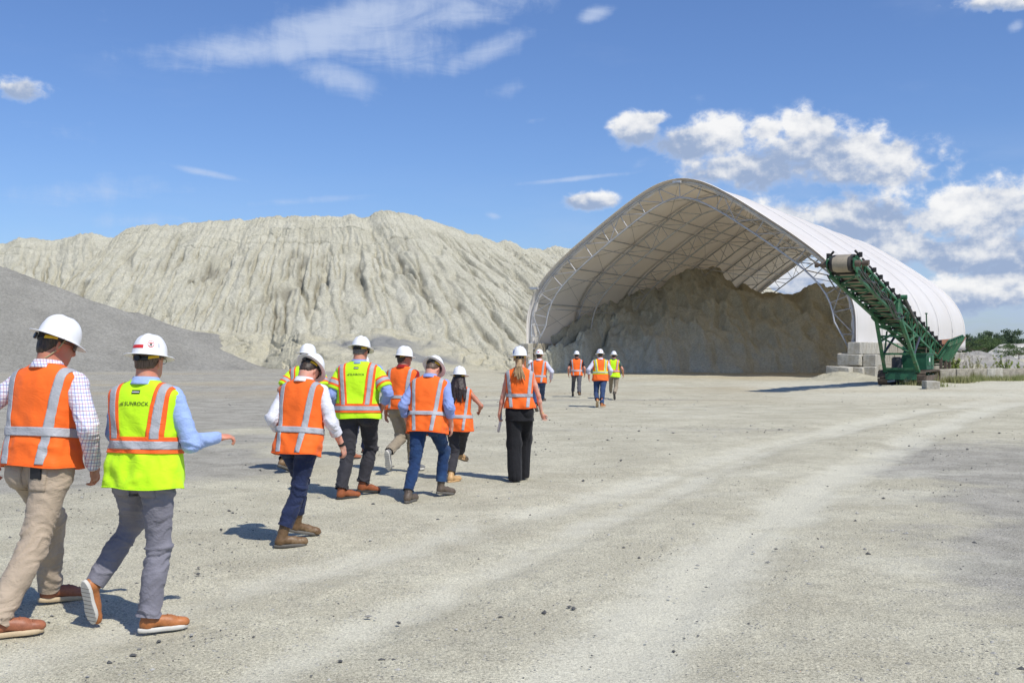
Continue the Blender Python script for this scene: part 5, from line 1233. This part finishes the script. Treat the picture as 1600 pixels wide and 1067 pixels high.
    if vest == 'lime_sleeved':
        for i in range(2):
            s_, el, wr = arms[i]; d_ = nrmz(el - s_); 
            mb = MB(); mb.path([s_ - d_ * .03 + np.array([0, 0, .0]), s_ + d_ * .06, s_ + d_ * .14, s_ + d_ * .225, s_ + d_ * .235], .08, 26, rs=[.060, .078, .080, .084, .078]); mb.build('vest_sleeve', vm, vo)
            for a_, b_, m2, r_ in ((.115, .20, edge, .0850), (.138, .178, M_TAPE, .0875)): MB().tube(s_ + d_ * a_, s_ + d_ * b_, r_, 26, r_ + .0015).build('reflective_tape' if m2 is M_TAPE else 'coloured_tape', m2, vo)
    if res < .009 and vseam:        # neck and hem binding
        th_n = Vv.reshape(-1, int(74 * fine), 3); MB().path([T(p) for p in np.vstack([th_n[:, -1], th_n[:1, -1]])], .004, 6).build('binding', vm, vo)
        MB().path([T(p) for p in np.vstack([th_n[:, 0], th_n[:1, 0]])], .004, 6).build('binding', vm, vo)
    if logo:
        tr_ = BVHTree.FromPolygons([tuple(v) for v in Vv], [tuple(map(int, f)) for f in Fv])
        cu_ = bpy.data.curves.new('lettering', 'FONT'); cu_.body = 'SUNROCK'; cu_.size = .044; cu_.space_character = 1.0; cu_.offset = .0002; cu_.resolution_u = 3; tmp = bpy.data.objects.new('lettering', cu_); COL.objects.link(tmp)
        bpy.context.view_layer.update(); dg = bpy.context.evaluated_depsgraph_get(); me = bpy.data.meshes.new_from_object(tmp.evaluated_get(dg)); bpy.data.objects.remove(tmp)
        bm = bmesh.new(); bm.from_mesh(me); bmesh.ops.triangulate(bm, faces=bm.faces[:])
        bmesh.ops.subdivide_edges(bm, edges=[e for e in bm.edges if e.calc_length() > .012], cuts=2, use_grid_fill=False)
        xs_ = [v.co.x for v in bm.verts]; wdt = max(xs_); 
        # emblem: upright bars under a slanting cut, like a small tower, left of the word
        for k_ in range(3):
            x_ = -.046 + .0125 * k_; hh_ = (.018, .027, .032)[k_]; q_ = [bm.verts.new(p) for p in ((x_, 0, 0), (x_ + .008, 0, 0), (x_ + .011, hh_, 0), (x_ + .0045, hh_ - .004, 0))]; bm.faces.new(q_)
        sc_ = .195 / (wdt + .044)
        for v in bm.verts:
            x_ = (v.co.x - (wdt - .044) / 2) * sc_; z_ = 1.372 + v.co.y * sc_; hit = tr_.ray_cast(Vector((x_, -1, z_)), Vector((0, 1, 0)))
            v.co = Vector(T((x_, hit[0].y - .0035, z_)))
        bm.to_mesh(me); bm.free(); me.materials.clear(); me.materials.append(M_INK); link('printed_lettering', me, vo)
        Vp = [T((x_, tr_.ray_cast(Vector((x_, -1, z_)), Vector((0, 1, 0)))[0].y - .003, z_)) for x_ in np.linspace(-.028, .028, 7) for z_ in np.linspace(1.445, 1.468, 4)]
        ch('size_label', np.array(Vp), grid_faces(7, 4), M_INK, vo)
        Vp = [T((x_, tr_.ray_cast(Vector((x_, -1, z_)), Vector((0, 1, 0)))[0].y - .0045, z_)) for x_ in np.linspace(-.024, .024, 7) for z_ in np.linspace(1.4535, 1.4585, 2)]
        ch('size_label', np.array(Vp), grid_faces(7, 2), M_WHITE, vo)
    # shoes --------------------------------------------------------------
    for i, (o, R, an) in enumerate(foot):
        Fo = Field((-.11, -.27, -.005), (.11, .17, .36), .0065 if res < .009 else .009)
        Fo.ell((0, .035, .038), (.045, .085, .034), None, .02); Fo.ell((0, .085, .033), (.041, .044, .027), None, .02); Fo.ell((0, -.145, .045), (.036, .046, .042), None, .02); Fo.cone((0, -.13, .06), (0, .0, .055), .040, .036, .03)
        hh = .10 if not boot else .235
        ds = R.T @ nrmz(legs[i][1] - legs[i][2]); ds = nrmz(ds + np.array([0, 0, .0 if boot else 1.5])); a0 = np.array([0, -.135, .085]); top_ = a0 + ds * (hh - .085)
        Fo.cone((0, -.135, .06), top_, .043, .045 if not boot else .058, .02)
        Fo.cone(top_ + ds * .03, top_ + ds * .2, .036 if not boot else .046, .04 if not boot else .05, .006, cut=True)
        if boot: Fo.ell((0, .075, .042), (.046, .05, .036), None, .02)
        Vo, Fq3 = Fo.mesh(1); Vo[:, 0] += .008 * (-1 if i == 0 else 1) * np.clip(Vo[:, 1] * 8, 0, 1) * -1; Vo[:, 2] = np.maximum(Vo[:, 2], .012)
        Vo = Vo + normals(Vo, Fq3) * (.0018 * fbm(Vo[:, 0] * 60, Vo[:, 1] * 60, Vo[:, 2] * 60, 2))[:, None] * (2 if boot else .6)
        Vo = (Vo - a0) * np.array([.94, .95, 1.]) + a0; so_ = ch('shoe' if not boot else 'boot', o + Vo @ R.T, Fq3, shoe)
        th = np.linspace(0, 2 * PI, 48, endpoint=False); 
        yy = np.sin(th) * .158 - .042; wd = np.interp(yy, [-.2, -.17, -.12, -.05, .03, .08, .116], [0.02, .036, .041, .036, .049, .044, .02]); xx = np.cos(th) * wd / np.maximum(np.abs(np.cos(th)), .0) if False else np.sign(np.cos(th)) * wd * np.abs(np.cos(th)) ** .35
        rings = []
        for (zz, g_) in ((-.002, .93), (0., .99), (.012, 1.03), (.022, 1.02), (.026, .9)):
            rings.append(np.stack([xx * g_, (yy + .042) * (1 + (g_ - 1) * .4) - .042, np.full_like(xx, zz) + np.clip(yy - .06, 0, 1) * .18 * 0], 1))
        rings = [(r_ - a0) * np.array([.94, .95, 1.]) + a0 for r_ in rings]; Vl = np.concatenate(rings); nL = 48; Fl = [(a * nL + j, a * nL + (j + 1) % nL, (a + 1) * nL + (j + 1) % nL, (a + 1) * nL + j) for a in range(4) for j in range(nL)]
        mb = MB(); mb.add([o + R @ v for v in Vl], Fl, True); mb.add([o + R @ v for v in rings[0]], [tuple(reversed(range(nL)))]); 
        sl_ = mb.build('sole', sole, so_)
        if res < .009:
            mb = MB()
            for y_ in np.linspace(-.15, .075, 9):
                w_ = float(np.interp(y_, [-.2, -.17, -.12, -.05, .03, .08, .116], [0.02, .036, .041, .036, .049, .044, .02])) * .9; mb.tube(o + R @ np.array([-w_, y_, -.002]), o + R @ np.array([w_, y_ + .006, -.002]), .0022, 4)
            mb.build('tread_groove', S_GRY if sole is not S_BLK else L_GRY, so_)
            mb = MB()
            for k_ in range(4):
                y_ = .045 - .022 * k_; z_ = .071 + .007 * k_; mb.path([o + R @ np.array([-.020, y_, z_ - .004]), o + R @ np.array([0, y_ + .004, z_ + .003]), o + R @ np.array([.020, y_, z_ - .004])], .0024, 5)
            mb.build('laces', shoe if not boot else L_GRY, so_)
    # hair ----------------------------------------------------------------
    Fh = Field(hc - .42, hc + .2, max(gres * .8, .006))
    Fh.ell(hp((0, -.022, .030)), (.080, .094, .092), RH, .01); Fh.ell(hp((0, -.052, -.035)), (.062, .052, .055), RH, .02)
    if hair in ('short', 'crop'):
        Fh.ell(hp((0, .085, -.03)), (.12, .098, .12), RH, .008, cut=True)
        for sx in (-1, 1): Fh.ell(hp((sx * .085, -.005, -.03)), (.022, .026, .036), RH, .006, cut=True)
        Fh.cone(hp((-.2, -.06, -.135)), hp((.2, -.06, -.135)), .062 if hair == 'short' else .090, .062 if hair == 'short' else .090, .01, cut=True)
        if hair == 'crop':
            pass
    else:
        Fh.ell(hp((0, .10, -.03)), (.12, .10, .13), RH, .008, cut=True)
        rh = np.random.default_rng(seed)
        if hair == 'long':
            for k_ in range(30):
                a_ = -PI / 2 + rh.normal(0, .75); p0 = hp((.072 * math.cos(a_), -.012 + .085 * math.sin(a_), -.01)); L_ = .30 + .10 * rh.random()
                tx = T((0, 0, 0)); e_ = np.array([p0[0] * 1. + .06 * math.cos(a_) + rh.normal(0, .015), min(p0[1] - .03, T((0, -.165, 1.35))[1]) + rh.normal(0, .008), p0[2] - L_]); m_ = (p0 + e_) / 2 + np.array([.02 * math.cos(a_), -.02, 0]) + rh.normal(0, .008, 3)
                Fh.cone(p0, m_, .024, .017, .014); Fh.cone(m_, e_, .017, .004, .014)
        if hair == 'tail':
            q0 = hp((0, -.105, -.005)); Fh.ell(q0, (.03, .03, .03), RH, .02); base_ = T((0, -.165, 1.43))
            for k_ in range(22):
                ox = rh.normal(0, .028); p1 = np.array([base_[0] + ox * .7, min(base_[1], q0[1] - .015) + rh.normal(0, .006), q0[2] - .10]); e_ = p1 + np.array([ox * 1.6 + .02, rh.normal(0, .01) - .01, -.12 - .12 * rh.random()])
                Fh.cone(q0, p1, .017, .015, .012); Fh.cone(p1, e_, .014, .003, .010)
    Vh, Fq4 = Fh.mesh(); Nh = normals(Vh, Fq4); Vh = Vh + Nh * (.0035 * fbm(Vh[:, 0] * 90, Vh[:, 1] * 90, Vh[:, 2] * 12, 3))[:, None]
    ch('hair', Vh, Fq4, hair_m)
    # hard hat -----------------------------------------------------------------
    HR = RH @ rotx(rad(-3)); ho = hp((0, -.004, .041)); hq = lambda V_: ho + .945 * np.asarray(V_) @ HR.T
    Vk, Fk = hat_mesh(1.2 if res < .009 else .7); hat = ch('hard_hat', hq(Vk), Fk, M_HAT); m_ = hat.modifiers.new('t', 'SOLIDIFY'); m_.thickness = .004; m_.offset = -1
    thb = np.linspace(0, 2 * PI, 49 if res < .009 else 25); Vb = np.array([(.1545 * math.cos(t_), .1745 * math.sin(t_), -.0075 - .012 * max(math.sin(t_), 0) ** 2) for t_ in thb]); MB().path(hq(Vb), .0032, 5).build('brim_lip', M_HAT, hat)
    if res < .013:
        def strip(t0_, t1_, za, zb, w, mat_, nm, rx_=.0925, ry_=.111, n_=18):
            tt = np.linspace(t0_, t1_, n_); Vb = []
            for j, t_ in enumerate(tt):
                z_ = za + (zb - za) * j / (n_ - 1)
                for dz_ in (0, -w): Vb.append((rx_ * math.cos(t_), ry_ * math.sin(t_) - .006, z_ + dz_))
            s_ = ch(nm, hq(Vb), grid_faces(n_, 2), mat_, hat); mm = s_.modifiers.new('t', 'SOLIDIFY'); mm.thickness = .004; mm.offset = 0; return s_
        strip(rad(232), rad(308), -.016, -.016, .030, M_BLACK, 'suspension_band')
        for t0_, t1_ in ((rad(308), rad(350)), (rad(232), rad(190))):
            strip(t0_, t1_, -.014, .004, .021, M_YEL, 'suspension_strap')
        for t0_, t1_ in ((rad(350), rad(420)), (rad(190), rad(120))): strip(t0_, t1_, .004, .010, .016, M_BLACK, 'suspension_band', .084, .10)
        c_ = np.array((0, -.125, -.031)); mb = MB(); mb.tube(hq(c_), hq(c_ + np.array((0, -.014, 0))), .019, 16)
        for k_ in range(10): t_ = 2 * PI * k_ / 10; mb.tube(hq(c_ + np.array((.018 * math.cos(t_), 0, .018 * math.sin(t_)))), hq(c_ + np.array((.018 * math.cos(t_), -.013, .018 * math.sin(t_)))), .003, 5)
        mb.build('ratchet_knob', M_BLACK, hat)
        for t_ in (rad(35), rad(145), rad(215), rad(325)): # suspension webbing up into the shell
            MB().path(hq([(.084 * math.cos(t_), .10 * math.sin(t_), 0), (.080 * math.cos(t_), .095 * math.sin(t_), .05), (.04 * math.cos(t_), .05 * math.sin(t_), .105)]), .004, 5).build('webbing', M_BLACK, hat)
    def sticker(nm, tc, sc__, wt, hs_, mat_, off=.0012, par=hat, rnd=False):
        if rnd:
            Vr = []
            for a_ in np.linspace(0, 2 * PI, 28, endpoint=False): Vr.append((tc + wt * math.cos(a_), sc__ + hs_ * math.sin(a_)))
            Vr = [(tc, sc__)] + Vr; Q = np.array([hat_mesh(1, off, a_, a_ + .01, b_, b_ + .01, 2, 2)[0][0] for a_, b_ in Vr]); F_ = [(0, 1 + j, 1 + (j + 1) % 28) for j in range(28)]
            return ch(nm, hq(Q), np.array(F_), mat_, par)
        Q, F_ = hat_mesh(1, off, tc - wt, tc + wt, sc__ - hs_, sc__ + hs_, 10, 6); return ch(nm, hq(Q), F_, mat_, par)
    if stickers == 'band_round':
        sticker('red_band', rad(-99), .60, .46, .036, M_RED)
        sticker('round_emblem', rad(-48), .53, .20, .085, M_RED, .0012, rnd=True); sticker('round_emblem', rad(-48), .53, .165, .068, M_WHITE, .0020, rnd=True)
        sticker('emblem_print', rad(-48), .515, .13, .010, M_RED, .0028); 
        for a_, b_, w_, h_ in ((-50.6, .558, .020, .030), (-45.4, .558, .020, .030), (-48, .533, .04, .008), (-48, .560, .04, .008)): sticker('emblem_print', rad(a_), b_, w_, h_, M_INK, .0028)
        for b_ in (.50, .53, .56, .59): sticker('fine_print', rad(-20), b_, .07, .005, plain('print_grey', (.45, .47, .5), .6), .0014)
        sticker('side_decal', rad(-146), .56, .10, .05, M_RED)
    elif stickers == 'red_rear': sticker('red_band', rad(-84), .58, .28, .04, M_RED)
    elif stickers == 'blue_left': sticker('blue_decal', rad(-150), .56, .12, .08, plain('blue_sticker', (.03, .08, .40), .5))
    elif stickers == 'multi':
        sticker('decal', rad(-110), .5, .12, .05, M_RED); sticker('decal', rad(-75), .52, .12, .05, M_RED); sticker('decal', rad(-92), .62, .08, .03, M_YEL)
    elif stickers == 'faint': sticker('decal', rad(-130), .58, .12, .05, plain('pink_print', (.75, .5, .48), .6))
    # eyes and glasses
    if res < .009:
        for sx in (-1, 1):
            bm = bmesh.new(); bmesh.ops.create_uvsphere(bm, u_segments=12, v_segments=8, radius=.0105); me = bpy.data.meshes.new('eye'); bm.to_mesh(me); bm.free(); me.materials.append(M_EYE); me.materials.append(M_GLASS)
            for p in me.polygons: p.use_smooth = True; p.material_index = 1 if p.center.y > .0085 else 0
            e = link('eye', me, body); e.matrix_local = Matrix.Translation(Vector(hp((sx * .030, .0815, .011)))) @ Matrix(HR.tolist()).to_4x4()
    if glasses:
        mb = MB(); mi_l = 0
        for sx in (-1, 1):
            if glasses == 'dark':
                Vl = []; 
                for a_ in np.linspace(0, 1, 7):
                    for b_ in (-1, 0, 1):
                        x_ = sx * (.006 + .062 * a_); y_ = .108 - .034 * a_ ** 2; Vl.append(hp((x_, y_, .014 + b_ * .019 * (1 - .35 * a_ ** 3))))
                mb.add(Vl, [tuple(f) for f in grid_faces(7, 3)], True); mb.add([v - RH @ np.array([0, .003, 0]) for v in Vl], [tuple(f)[::-1] for f in grid_faces(7, 3)], True)
            else:
                mb.path([hp((sx * .034 + .024 * math.cos(a_), .100 - .006 * abs(math.cos(a_)), .013 + .017 * math.sin(a_))) for a_ in np.linspace(0, 2 * PI, 18)], .0018, 5)
            mb.path([hp((sx * .064, .080, .022)), hp((sx * .078, .04, .020)), hp((sx * .082, -.01, .016)), hp((sx * .080, -.03, -.002))], .0028 if glasses == 'dark' else .0018, 5)
        mb.path([hp((-.012, .106, .018)), hp((0, .110, .02)), hp((.012, .106, .018))], .002, 5)
        mb.build('glasses', M_GLASS, body)
    if chin:
        MB().path([hq((.086, .02, .0)), hp((.080, -.01, -.03)), hp((.066, -.045, -.085)), hp((.03, -.075, -.115)), hp((0, -.085, -.12))], .0045, 6).build('chin_strap', plain('khaki_strap', (.42, .36, .2), .8), body)
    return dict(body=body, arms=arms, T=T, RT=RT, foot=foot, sc=sc, hc=hc, RH=RH, legs=legs, vo=vo)

def rel(px, py, D, spec_root, heading, H):
    """pixel and distance -> the person's own frame"""
    w = P(px, py, D); sc = H / 1.8; hd = rad(heading); rx = G(*spec_root)[:2]; d = w[:2] - rx
    return np.array([d @ np.array([math.cos(hd), -math.sin(hd)]), d @ np.array([math.sin(hd), math.cos(hd)]), w[2]]) / np.array([sc, sc, sc])

T_TAN = cloth('tan_trousers', (.43, .345, .255), .85); T_GREY = cloth('grey_trousers', (.20, .195, .225), .8); T_NAVY = cloth('navy_trousers', (.018, .028, .075), .8, .25); T_JEAN = cloth('dark_blue_jeans', (.014, .040, .115), .85, .3, var2=(.03, .075, .17))
T_BLK = cloth('black_trousers', (.012, .012, .014), .85); T_CHAR = cloth('charcoal_trousers', (.035, .034, .040), .8); T_KHA = cloth('khaki_trousers', (.30, .25, .18), .85); T_DG = cloth('dark_grey_trousers', (.09, .09, .10), .85); T_BL2 = cloth('blue_jeans', (.035, .065, .15), .85, .3)
C_BLUE = cloth('light_blue_shirt', (.33, .45, .74), .85); C_WHITE = cloth('white_shirt', (.72, .72, .76), .85); C_BLU2 = cloth('blue_shirt', (.25, .33, .62), .85); C_RED = cloth('dark_red_shirt', (.30, .012, .012), .85); C_BLK = cloth('black_shirt', (.015, .015, .018), .85); C_GRN = cloth('green_grey_shirt', (.07, .10, .08), .85); C_CHK = checked(); C_LAV = cloth('pale_checked_shirt', (.58, .58, .68), .85)
def build_people():
    NEAR = .0052; MID = .0078; FAR = .012
    hang = lambda x, y, z, **k: ((x, y, z), (.4 if x > 0 else -.4, -1., 0), k)
    # 1 tan trousers, far left
    p = person('tall man at the left edge in orange vest, checked shirt and tan trousers, looking down', (66, 968), 17, 2.05,
        feet=[(112, 938, 48, 4), (38, 990, 60, 0)], hands=[((-.30, -.10, .93), (-1, -.6, 0)), ((.27, .10, .885), (1, -1, 0), dict(curl=.35))], vest='orange', lean=7, girth=1.0, head=(36, 18, 0),
        hair='short', hair_m=H_DK, skin=M_SKIN2, res=NEAR, shirt=C_CHK, trousers=T_TAN, leg_r=1.04, shoe=L_COG, sole=S_CRP, hem_vest=.945, band=(1.115, 1.165), seed=1, glasses='dark', tapes=(.105, .155), pockets=True, chin=True, boot=False, hem_leg=.07)
    T, RT, body = p['T'], p['RT'], p['body']
    # phone in his back pocket
    q = T((.088, -.152, .945)); Mw = Matrix.Translation(Vector(body.location)) @ Matrix.Rotation(-rad(17), 4, 'Z') @ Matrix.Scale(p['sc'], 4)
    bm = bmesh.new(); bmesh.ops.create_cube(bm, size=1)
    for v in bm.verts: v.co = Vector((v.co.x * .075, v.co.y * .012, v.co.z * .14))
    bmesh.ops.bevel(bm, geom=bm.edges[:], offset=.004, segments=2, affect='EDGES'); me = bpy.data.meshes.new('phone'); bm.to_mesh(me); bm.free(); me.materials.append(M_BLACK)
    o = link('phone', me); o.matrix_world = Mw @ Matrix.Translation(Vector(q)) @ Matrix(RT.tolist()).to_4x4() @ Matrix.Rotation(.08, 4, 'X'); tag(o, 'black phone sticking out of the back pocket of the tan trousers', 'phone')
    # 2 lime vest, grey trousers
    person('man in lime vest, light blue shirt and grey trousers with his right forearm held out', (226, 980), 13, 1.82,
        feet=[(141, 976, 22, 74), (268, 982, 62, 0)], hands=[((-.14, .36, 1.16), (-1, -.7, -.2), dict(n=(1, 0, 0), t=(0, 0, 1), d=(.5, .8, 0), curl=.7)), ((.335, .30, 1.17), (.3, -.5, -1), dict(n=(-.3, 0, -1), t=(-1, .4, 0), d=(.6, .75, .05), curl=.55))],
        vest='lime', lean=4, girth=1.03, head=(4, 4, 0), hair='crop', hair_m=H_BR, skin=M_SKIN, res=NEAR, shirt=C_BLUE, trousers=T_GREY, leg_r=1.02, shoe=L_TAN, sole=S_WHT, hem_vest=.865, band=(1.105, 1.155), seed=2,
        glasses='clear', logo=True, tapes=(.105, .155), stickers='band_round', pockets=True, hem_leg=.085)
    # 3 white shirt, navy trousers
    p = person('man in orange vest, white shirt, navy trousers and tall brown boots, head bent down', (468, 850), 22, 1.775,
        feet=[(482, 838, 58, 12), (462, 853, 66, 0)], hands=[((-.25, .10, .97), (-.15, -1, -.5), dict(curl=.5)), ((.33, .20, .90), (.4, -1, 0), dict(curl=.5))],
        vest='orange', lean=10, girth=1.02, head=(10, 44, 0), hair='short', hair_m=H_DK, skin=M_SKIN3, res=MID, shirt=C_WHITE, sleeve='rolled', trousers=T_NAVY, leg_r=.98, shoe=L_BRN, sole=S_GRY, hem_vest=.84, band=(1.03, 1.085), seed=3, tapes=(.10, .15), boot=True, hem_leg=.19, glasses='dark', pockets=True)
    s_, el, wr = p['arms'][1]; d_ = nrmz(wr - el); MB().tube(wr - d_ * .03, wr - d_ * .004, .031, 16, .030).box(wr - d_ * .018 + np.array([.028, 0, 0]), (.01, .03, .03)).build('wristwatch', M_WATCH, p['body'])
    # 4 lime short sleeves, behind
    person('man in short-sleeved lime vest half hidden behind the white-shirted man in navy trousers', (478, 737), 12, 1.92,
        feet=[(449, 738, 30, 20), (485, 728, 20, 0)], hands=[hang(-.30, .02, .90), hang(.30, .05, .90)], vest='lime_sleeved', lean=4, girth=1.06, head=(22, 4, 0), hair='crop', hair_m=H_DK, skin=M_SKIN2, res=MID,
        shirt=C_BLK, sleeve='short', trousers=T_NAVY, shoe=L_BRN, sole=S_GRY, boot=True, seed=4, glasses='dark', tapes=(.10, .15), band=(1.07, 1.12))
    # 5 lime short sleeves, charcoal trousers
    person('broad man in short-sleeved lime vest and dark grey trousers, right hand in his pocket', (561, 775), 7, 1.93,
        feet=[(549, 778, 46, 0), (581, 772, 52, 6, .01)], hands=[((-.26, .10, .95), (-.5, -1.2, 0)), ((.235, .05, .965), (1.4, -1.2, 0), dict(curl=.8))], vest='lime_sleeved', lean=3, girth=1.13, head=(14, 12, 0), hair='crop', hair_m=H_GR, skin=M_SKIN, res=MID,
        shirt=C_BLU2, sleeve='rolled', trousers=T_CHAR, leg_r=1.05, shoe=L_RED, sole=S_BLK, hem_vest=.90, band=(.985, 1.035), seed=5, logo=True, tapes=(.115, .16), glasses='dark', hem_leg=.11, arm_r=1.1)
    # 6 red shirt
    person('man in orange vest over a dark red shirt and khaki trousers, face turned right', (628, 738), 22, 1.82,
        feet=[(606, 742, 14, 72, .06), (655, 734, 40, 0)], hands=[hang(-.29, .06, .84, curl=.3), hang(.28, .1, .86)], vest='orange', lean=5, girth=1.02, head=(40, 3, 0), hair='short', hair_m=H_DK, skin=M_SKIN2, res=MID, shirt=C_RED, sleeve='short', trousers=T_KHA,
        shoe=L_GS, sole=S_WHT, hem_vest=.92, band=(1.07, 1.115), seed=6, tapes=(.105, .15), glasses='dark')
    # 7 jeans
    person('man in orange vest, blue shirt, dark jeans and brown ankle boots, head bent forward', (668, 779), 14, 1.79,
        feet=[(644, 783, 18, 0), (700, 774, 42, 8)], hands=[hang(-.28, .10, .88), ((.27, .08, .87), (.4, -1, 0), dict(curl=.3))], vest='orange', lean=12, girth=1.04, head=(12, 44, 0), hair='short', hair_m=H_BR, skin=M_SKIN3, res=MID, shirt=C_BLU2, sleeve='rolled', trousers=T_JEAN, leg_r=.97,
        shoe=L_GRY, sole=S_GRY, hem_vest=.845, band=(1.045, 1.09), seed=7, tapes=(.11, .155), boot=True, hem_leg=.145, pockets=True)
    # 8 dark-haired woman
    person('woman with long dark hair, orange vest, black trousers and sand-coloured boots', (717, 750), 8, 1.60,
        feet=[(712, 752, 32, 0), (722, 738, 28, 15)], hands=[hang(-.26, .12, .92), ((.29, .17, 1.06), (.6, -.9, -.2), dict(curl=1.0))], vest='orange', lean=4, girth=.98, head=(4, 4, 0), hair='long', hair_m=H_BK, skin=M_SKIN2, res=MID, shirt=None, sleeve='none', trousers=T_CHAR, leg_r=.98,
        shoe=L_SND, sole=L_SND, female=True, hem_vest=.835, band=(1.03, 1.08), seed=8, tapes=(.10, .14), boot=True, hem_leg=.15)
    # 9 blonde woman
    p = person('blonde woman in orange vest and wide black trousers, a paper roll in her left hand', (812, 750), 2, 1.78,
        feet=[(806, 750, 5, 0), (818, 746, 10, 10)], hands=[((-.285, .04, .87), (-1, -.8, 0), dict(curl=1.0, d=(.05, .35, -1))), ((.30, .08, .90), (.7, -.8, 0), dict(curl=.7, d=(.45, .3, -.8), n=(0, -1, 0), t=(1, 0, 0)))], vest='orange', lean=1, girth=.97, head=(-4, 2, 0), hair='tail', hair_m=H_BL, skin=M_SKIN3, res=MID,
        shirt=None, sleeve='none', trousers=T_BLK, wide=True, shoe=T_BLK, sole=S_BLK, female=True, hem_vest=.98, band=(1.13, 1.175), seed=9, tapes=(.10, .145), stickers='blue_left')
    b = p['body']; s_, el, wr = p['arms'][0]; c_ = wr + np.array([.018, .035, -.075]); Mw = Matrix.Translation(Vector(b.location)) @ Matrix.Rotation(-rad(2), 4, 'Z') @ Matrix.Scale(p['sc'], 4)
    mb = MB(); mb.path([(0, -.03, .15), (0, 0, 0), (-.035, .03, -.16)], .019, 14); mb.path([(0, -.03, .152), (0, -.031, .153)], .014, 12); o = mb.build('paper_roll', cloth('white_paper', (.68, .66, .74), .8)); o.matrix_world = Mw @ Matrix.Translation(Vector(c_)); tag(o, 'rolled white papers held in the left hand of the blonde woman', 'paper roll')
    MB().path([wr_ for wr_ in [p['arms'][1][2] + np.array([.026 * math.cos(a), .024 * math.sin(a), .01 + .006 * math.cos(a)]) for a in np.linspace(0, 2 * PI, 16)]], .004, 6).build('bracelet', M_YEL, b)
    # hidden walker behind number 5
    person('man hidden behind the broad lime-vested man, only his brown shoes and navy trousers showing', (566, 715), 10, 1.70,
        feet=[(556, 717, 40, 0), (579, 711, 50, 10)], hands=[hang(-.27, .05, .86), hang(.27, .05, .86)], res=FAR, shirt=C_WHITE, trousers=T_NAVY, shoe=L_COG, sole=S_BLK, seed=14)
    # middle distance and far walkers
    person('man in orange vest, pale shirt and blue jeans just right of the blonde woman', (842, 645), 16, 1.85, feet=[(838, 647, 15, 30), (850, 641, 25, 0)], hands=[hang(-.28, .05, .86), ((.31, .10, .93), (1, -1, 0))], res=FAR * .85, shirt=C_LAV, trousers=T_BL2, shoe=L_GRY, sole=S_GRY,
        seed=10, lean=4, hem_vest=.90, tapes=(.10, .15), head=(5, 2, 0), stickers='red_rear')
    person('short walker almost hidden between the blonde woman and the man in blue jeans', (829, 641), 5, 1.53, feet=[(827, 641, 5, 0), (831, 639, 8, 15)], hands=[hang(-.25, .05, .86), hang(.25, .05, .86)], res=FAR, shirt=C_WHITE, trousers=T_DG, shoe=L_GRY, sole=S_GRY, seed=15)
    person('man in orange vest, black T-shirt and grey trousers, leftmost of the three farthest walkers', (901, 621), 4, 1.80, feet=[(895, 620, 5, 35), (906, 622, 15, 0)], hands=[hang(-.30, .04, .86), hang(.30, .08, .86)], res=FAR, shirt=C_BLK, sleeve='short', trousers=T_DG,
        shoe=L_BRN, sole=S_GRY, seed=11, lean=2, hem_vest=.90, tapes=(.11, .155), head=(2, 2, 0))
    person('man in orange vest with yellow and silver stripes, middle one of the three farthest walkers', (938, 636), -4, 1.86, feet=[(933, 637, 0, 45), (943, 637, 30, 0)], hands=[((-.34, .02, .88), (-1, -1, 0)), hang(.28, .10, .90)], res=FAR * .85, shirt=C_LAV, sleeve='rolled', trousers=T_BL2,
        vest='orange_tri', shoe=L_TAN, sole=S_CRP, seed=12, lean=3, girth=1.05, hem_vest=.87, band=(1.10, 1.14), tapes=(.10, .14), head=(-2, 3, 0), stickers='multi', shoulder_w=1.0)
    person('man in lime vest and khaki trousers, rightmost of the three farthest walkers', (959, 624), 12, 1.79, feet=[(954, 622, 5, 0), (960, 625, 15, 60)], hands=[hang(-.28, .05, .86), hang(.33, .06, .88)], res=FAR, shirt=C_GRN, sleeve='short', trousers=T_KHA,
        vest='lime', shoe=L_GRY, sole=S_GRY, seed=13, lean=3, hem_vest=.88, band=(1.08, 1.12), tapes=(.10, .14), head=(-10, 3, 0))
build_people()
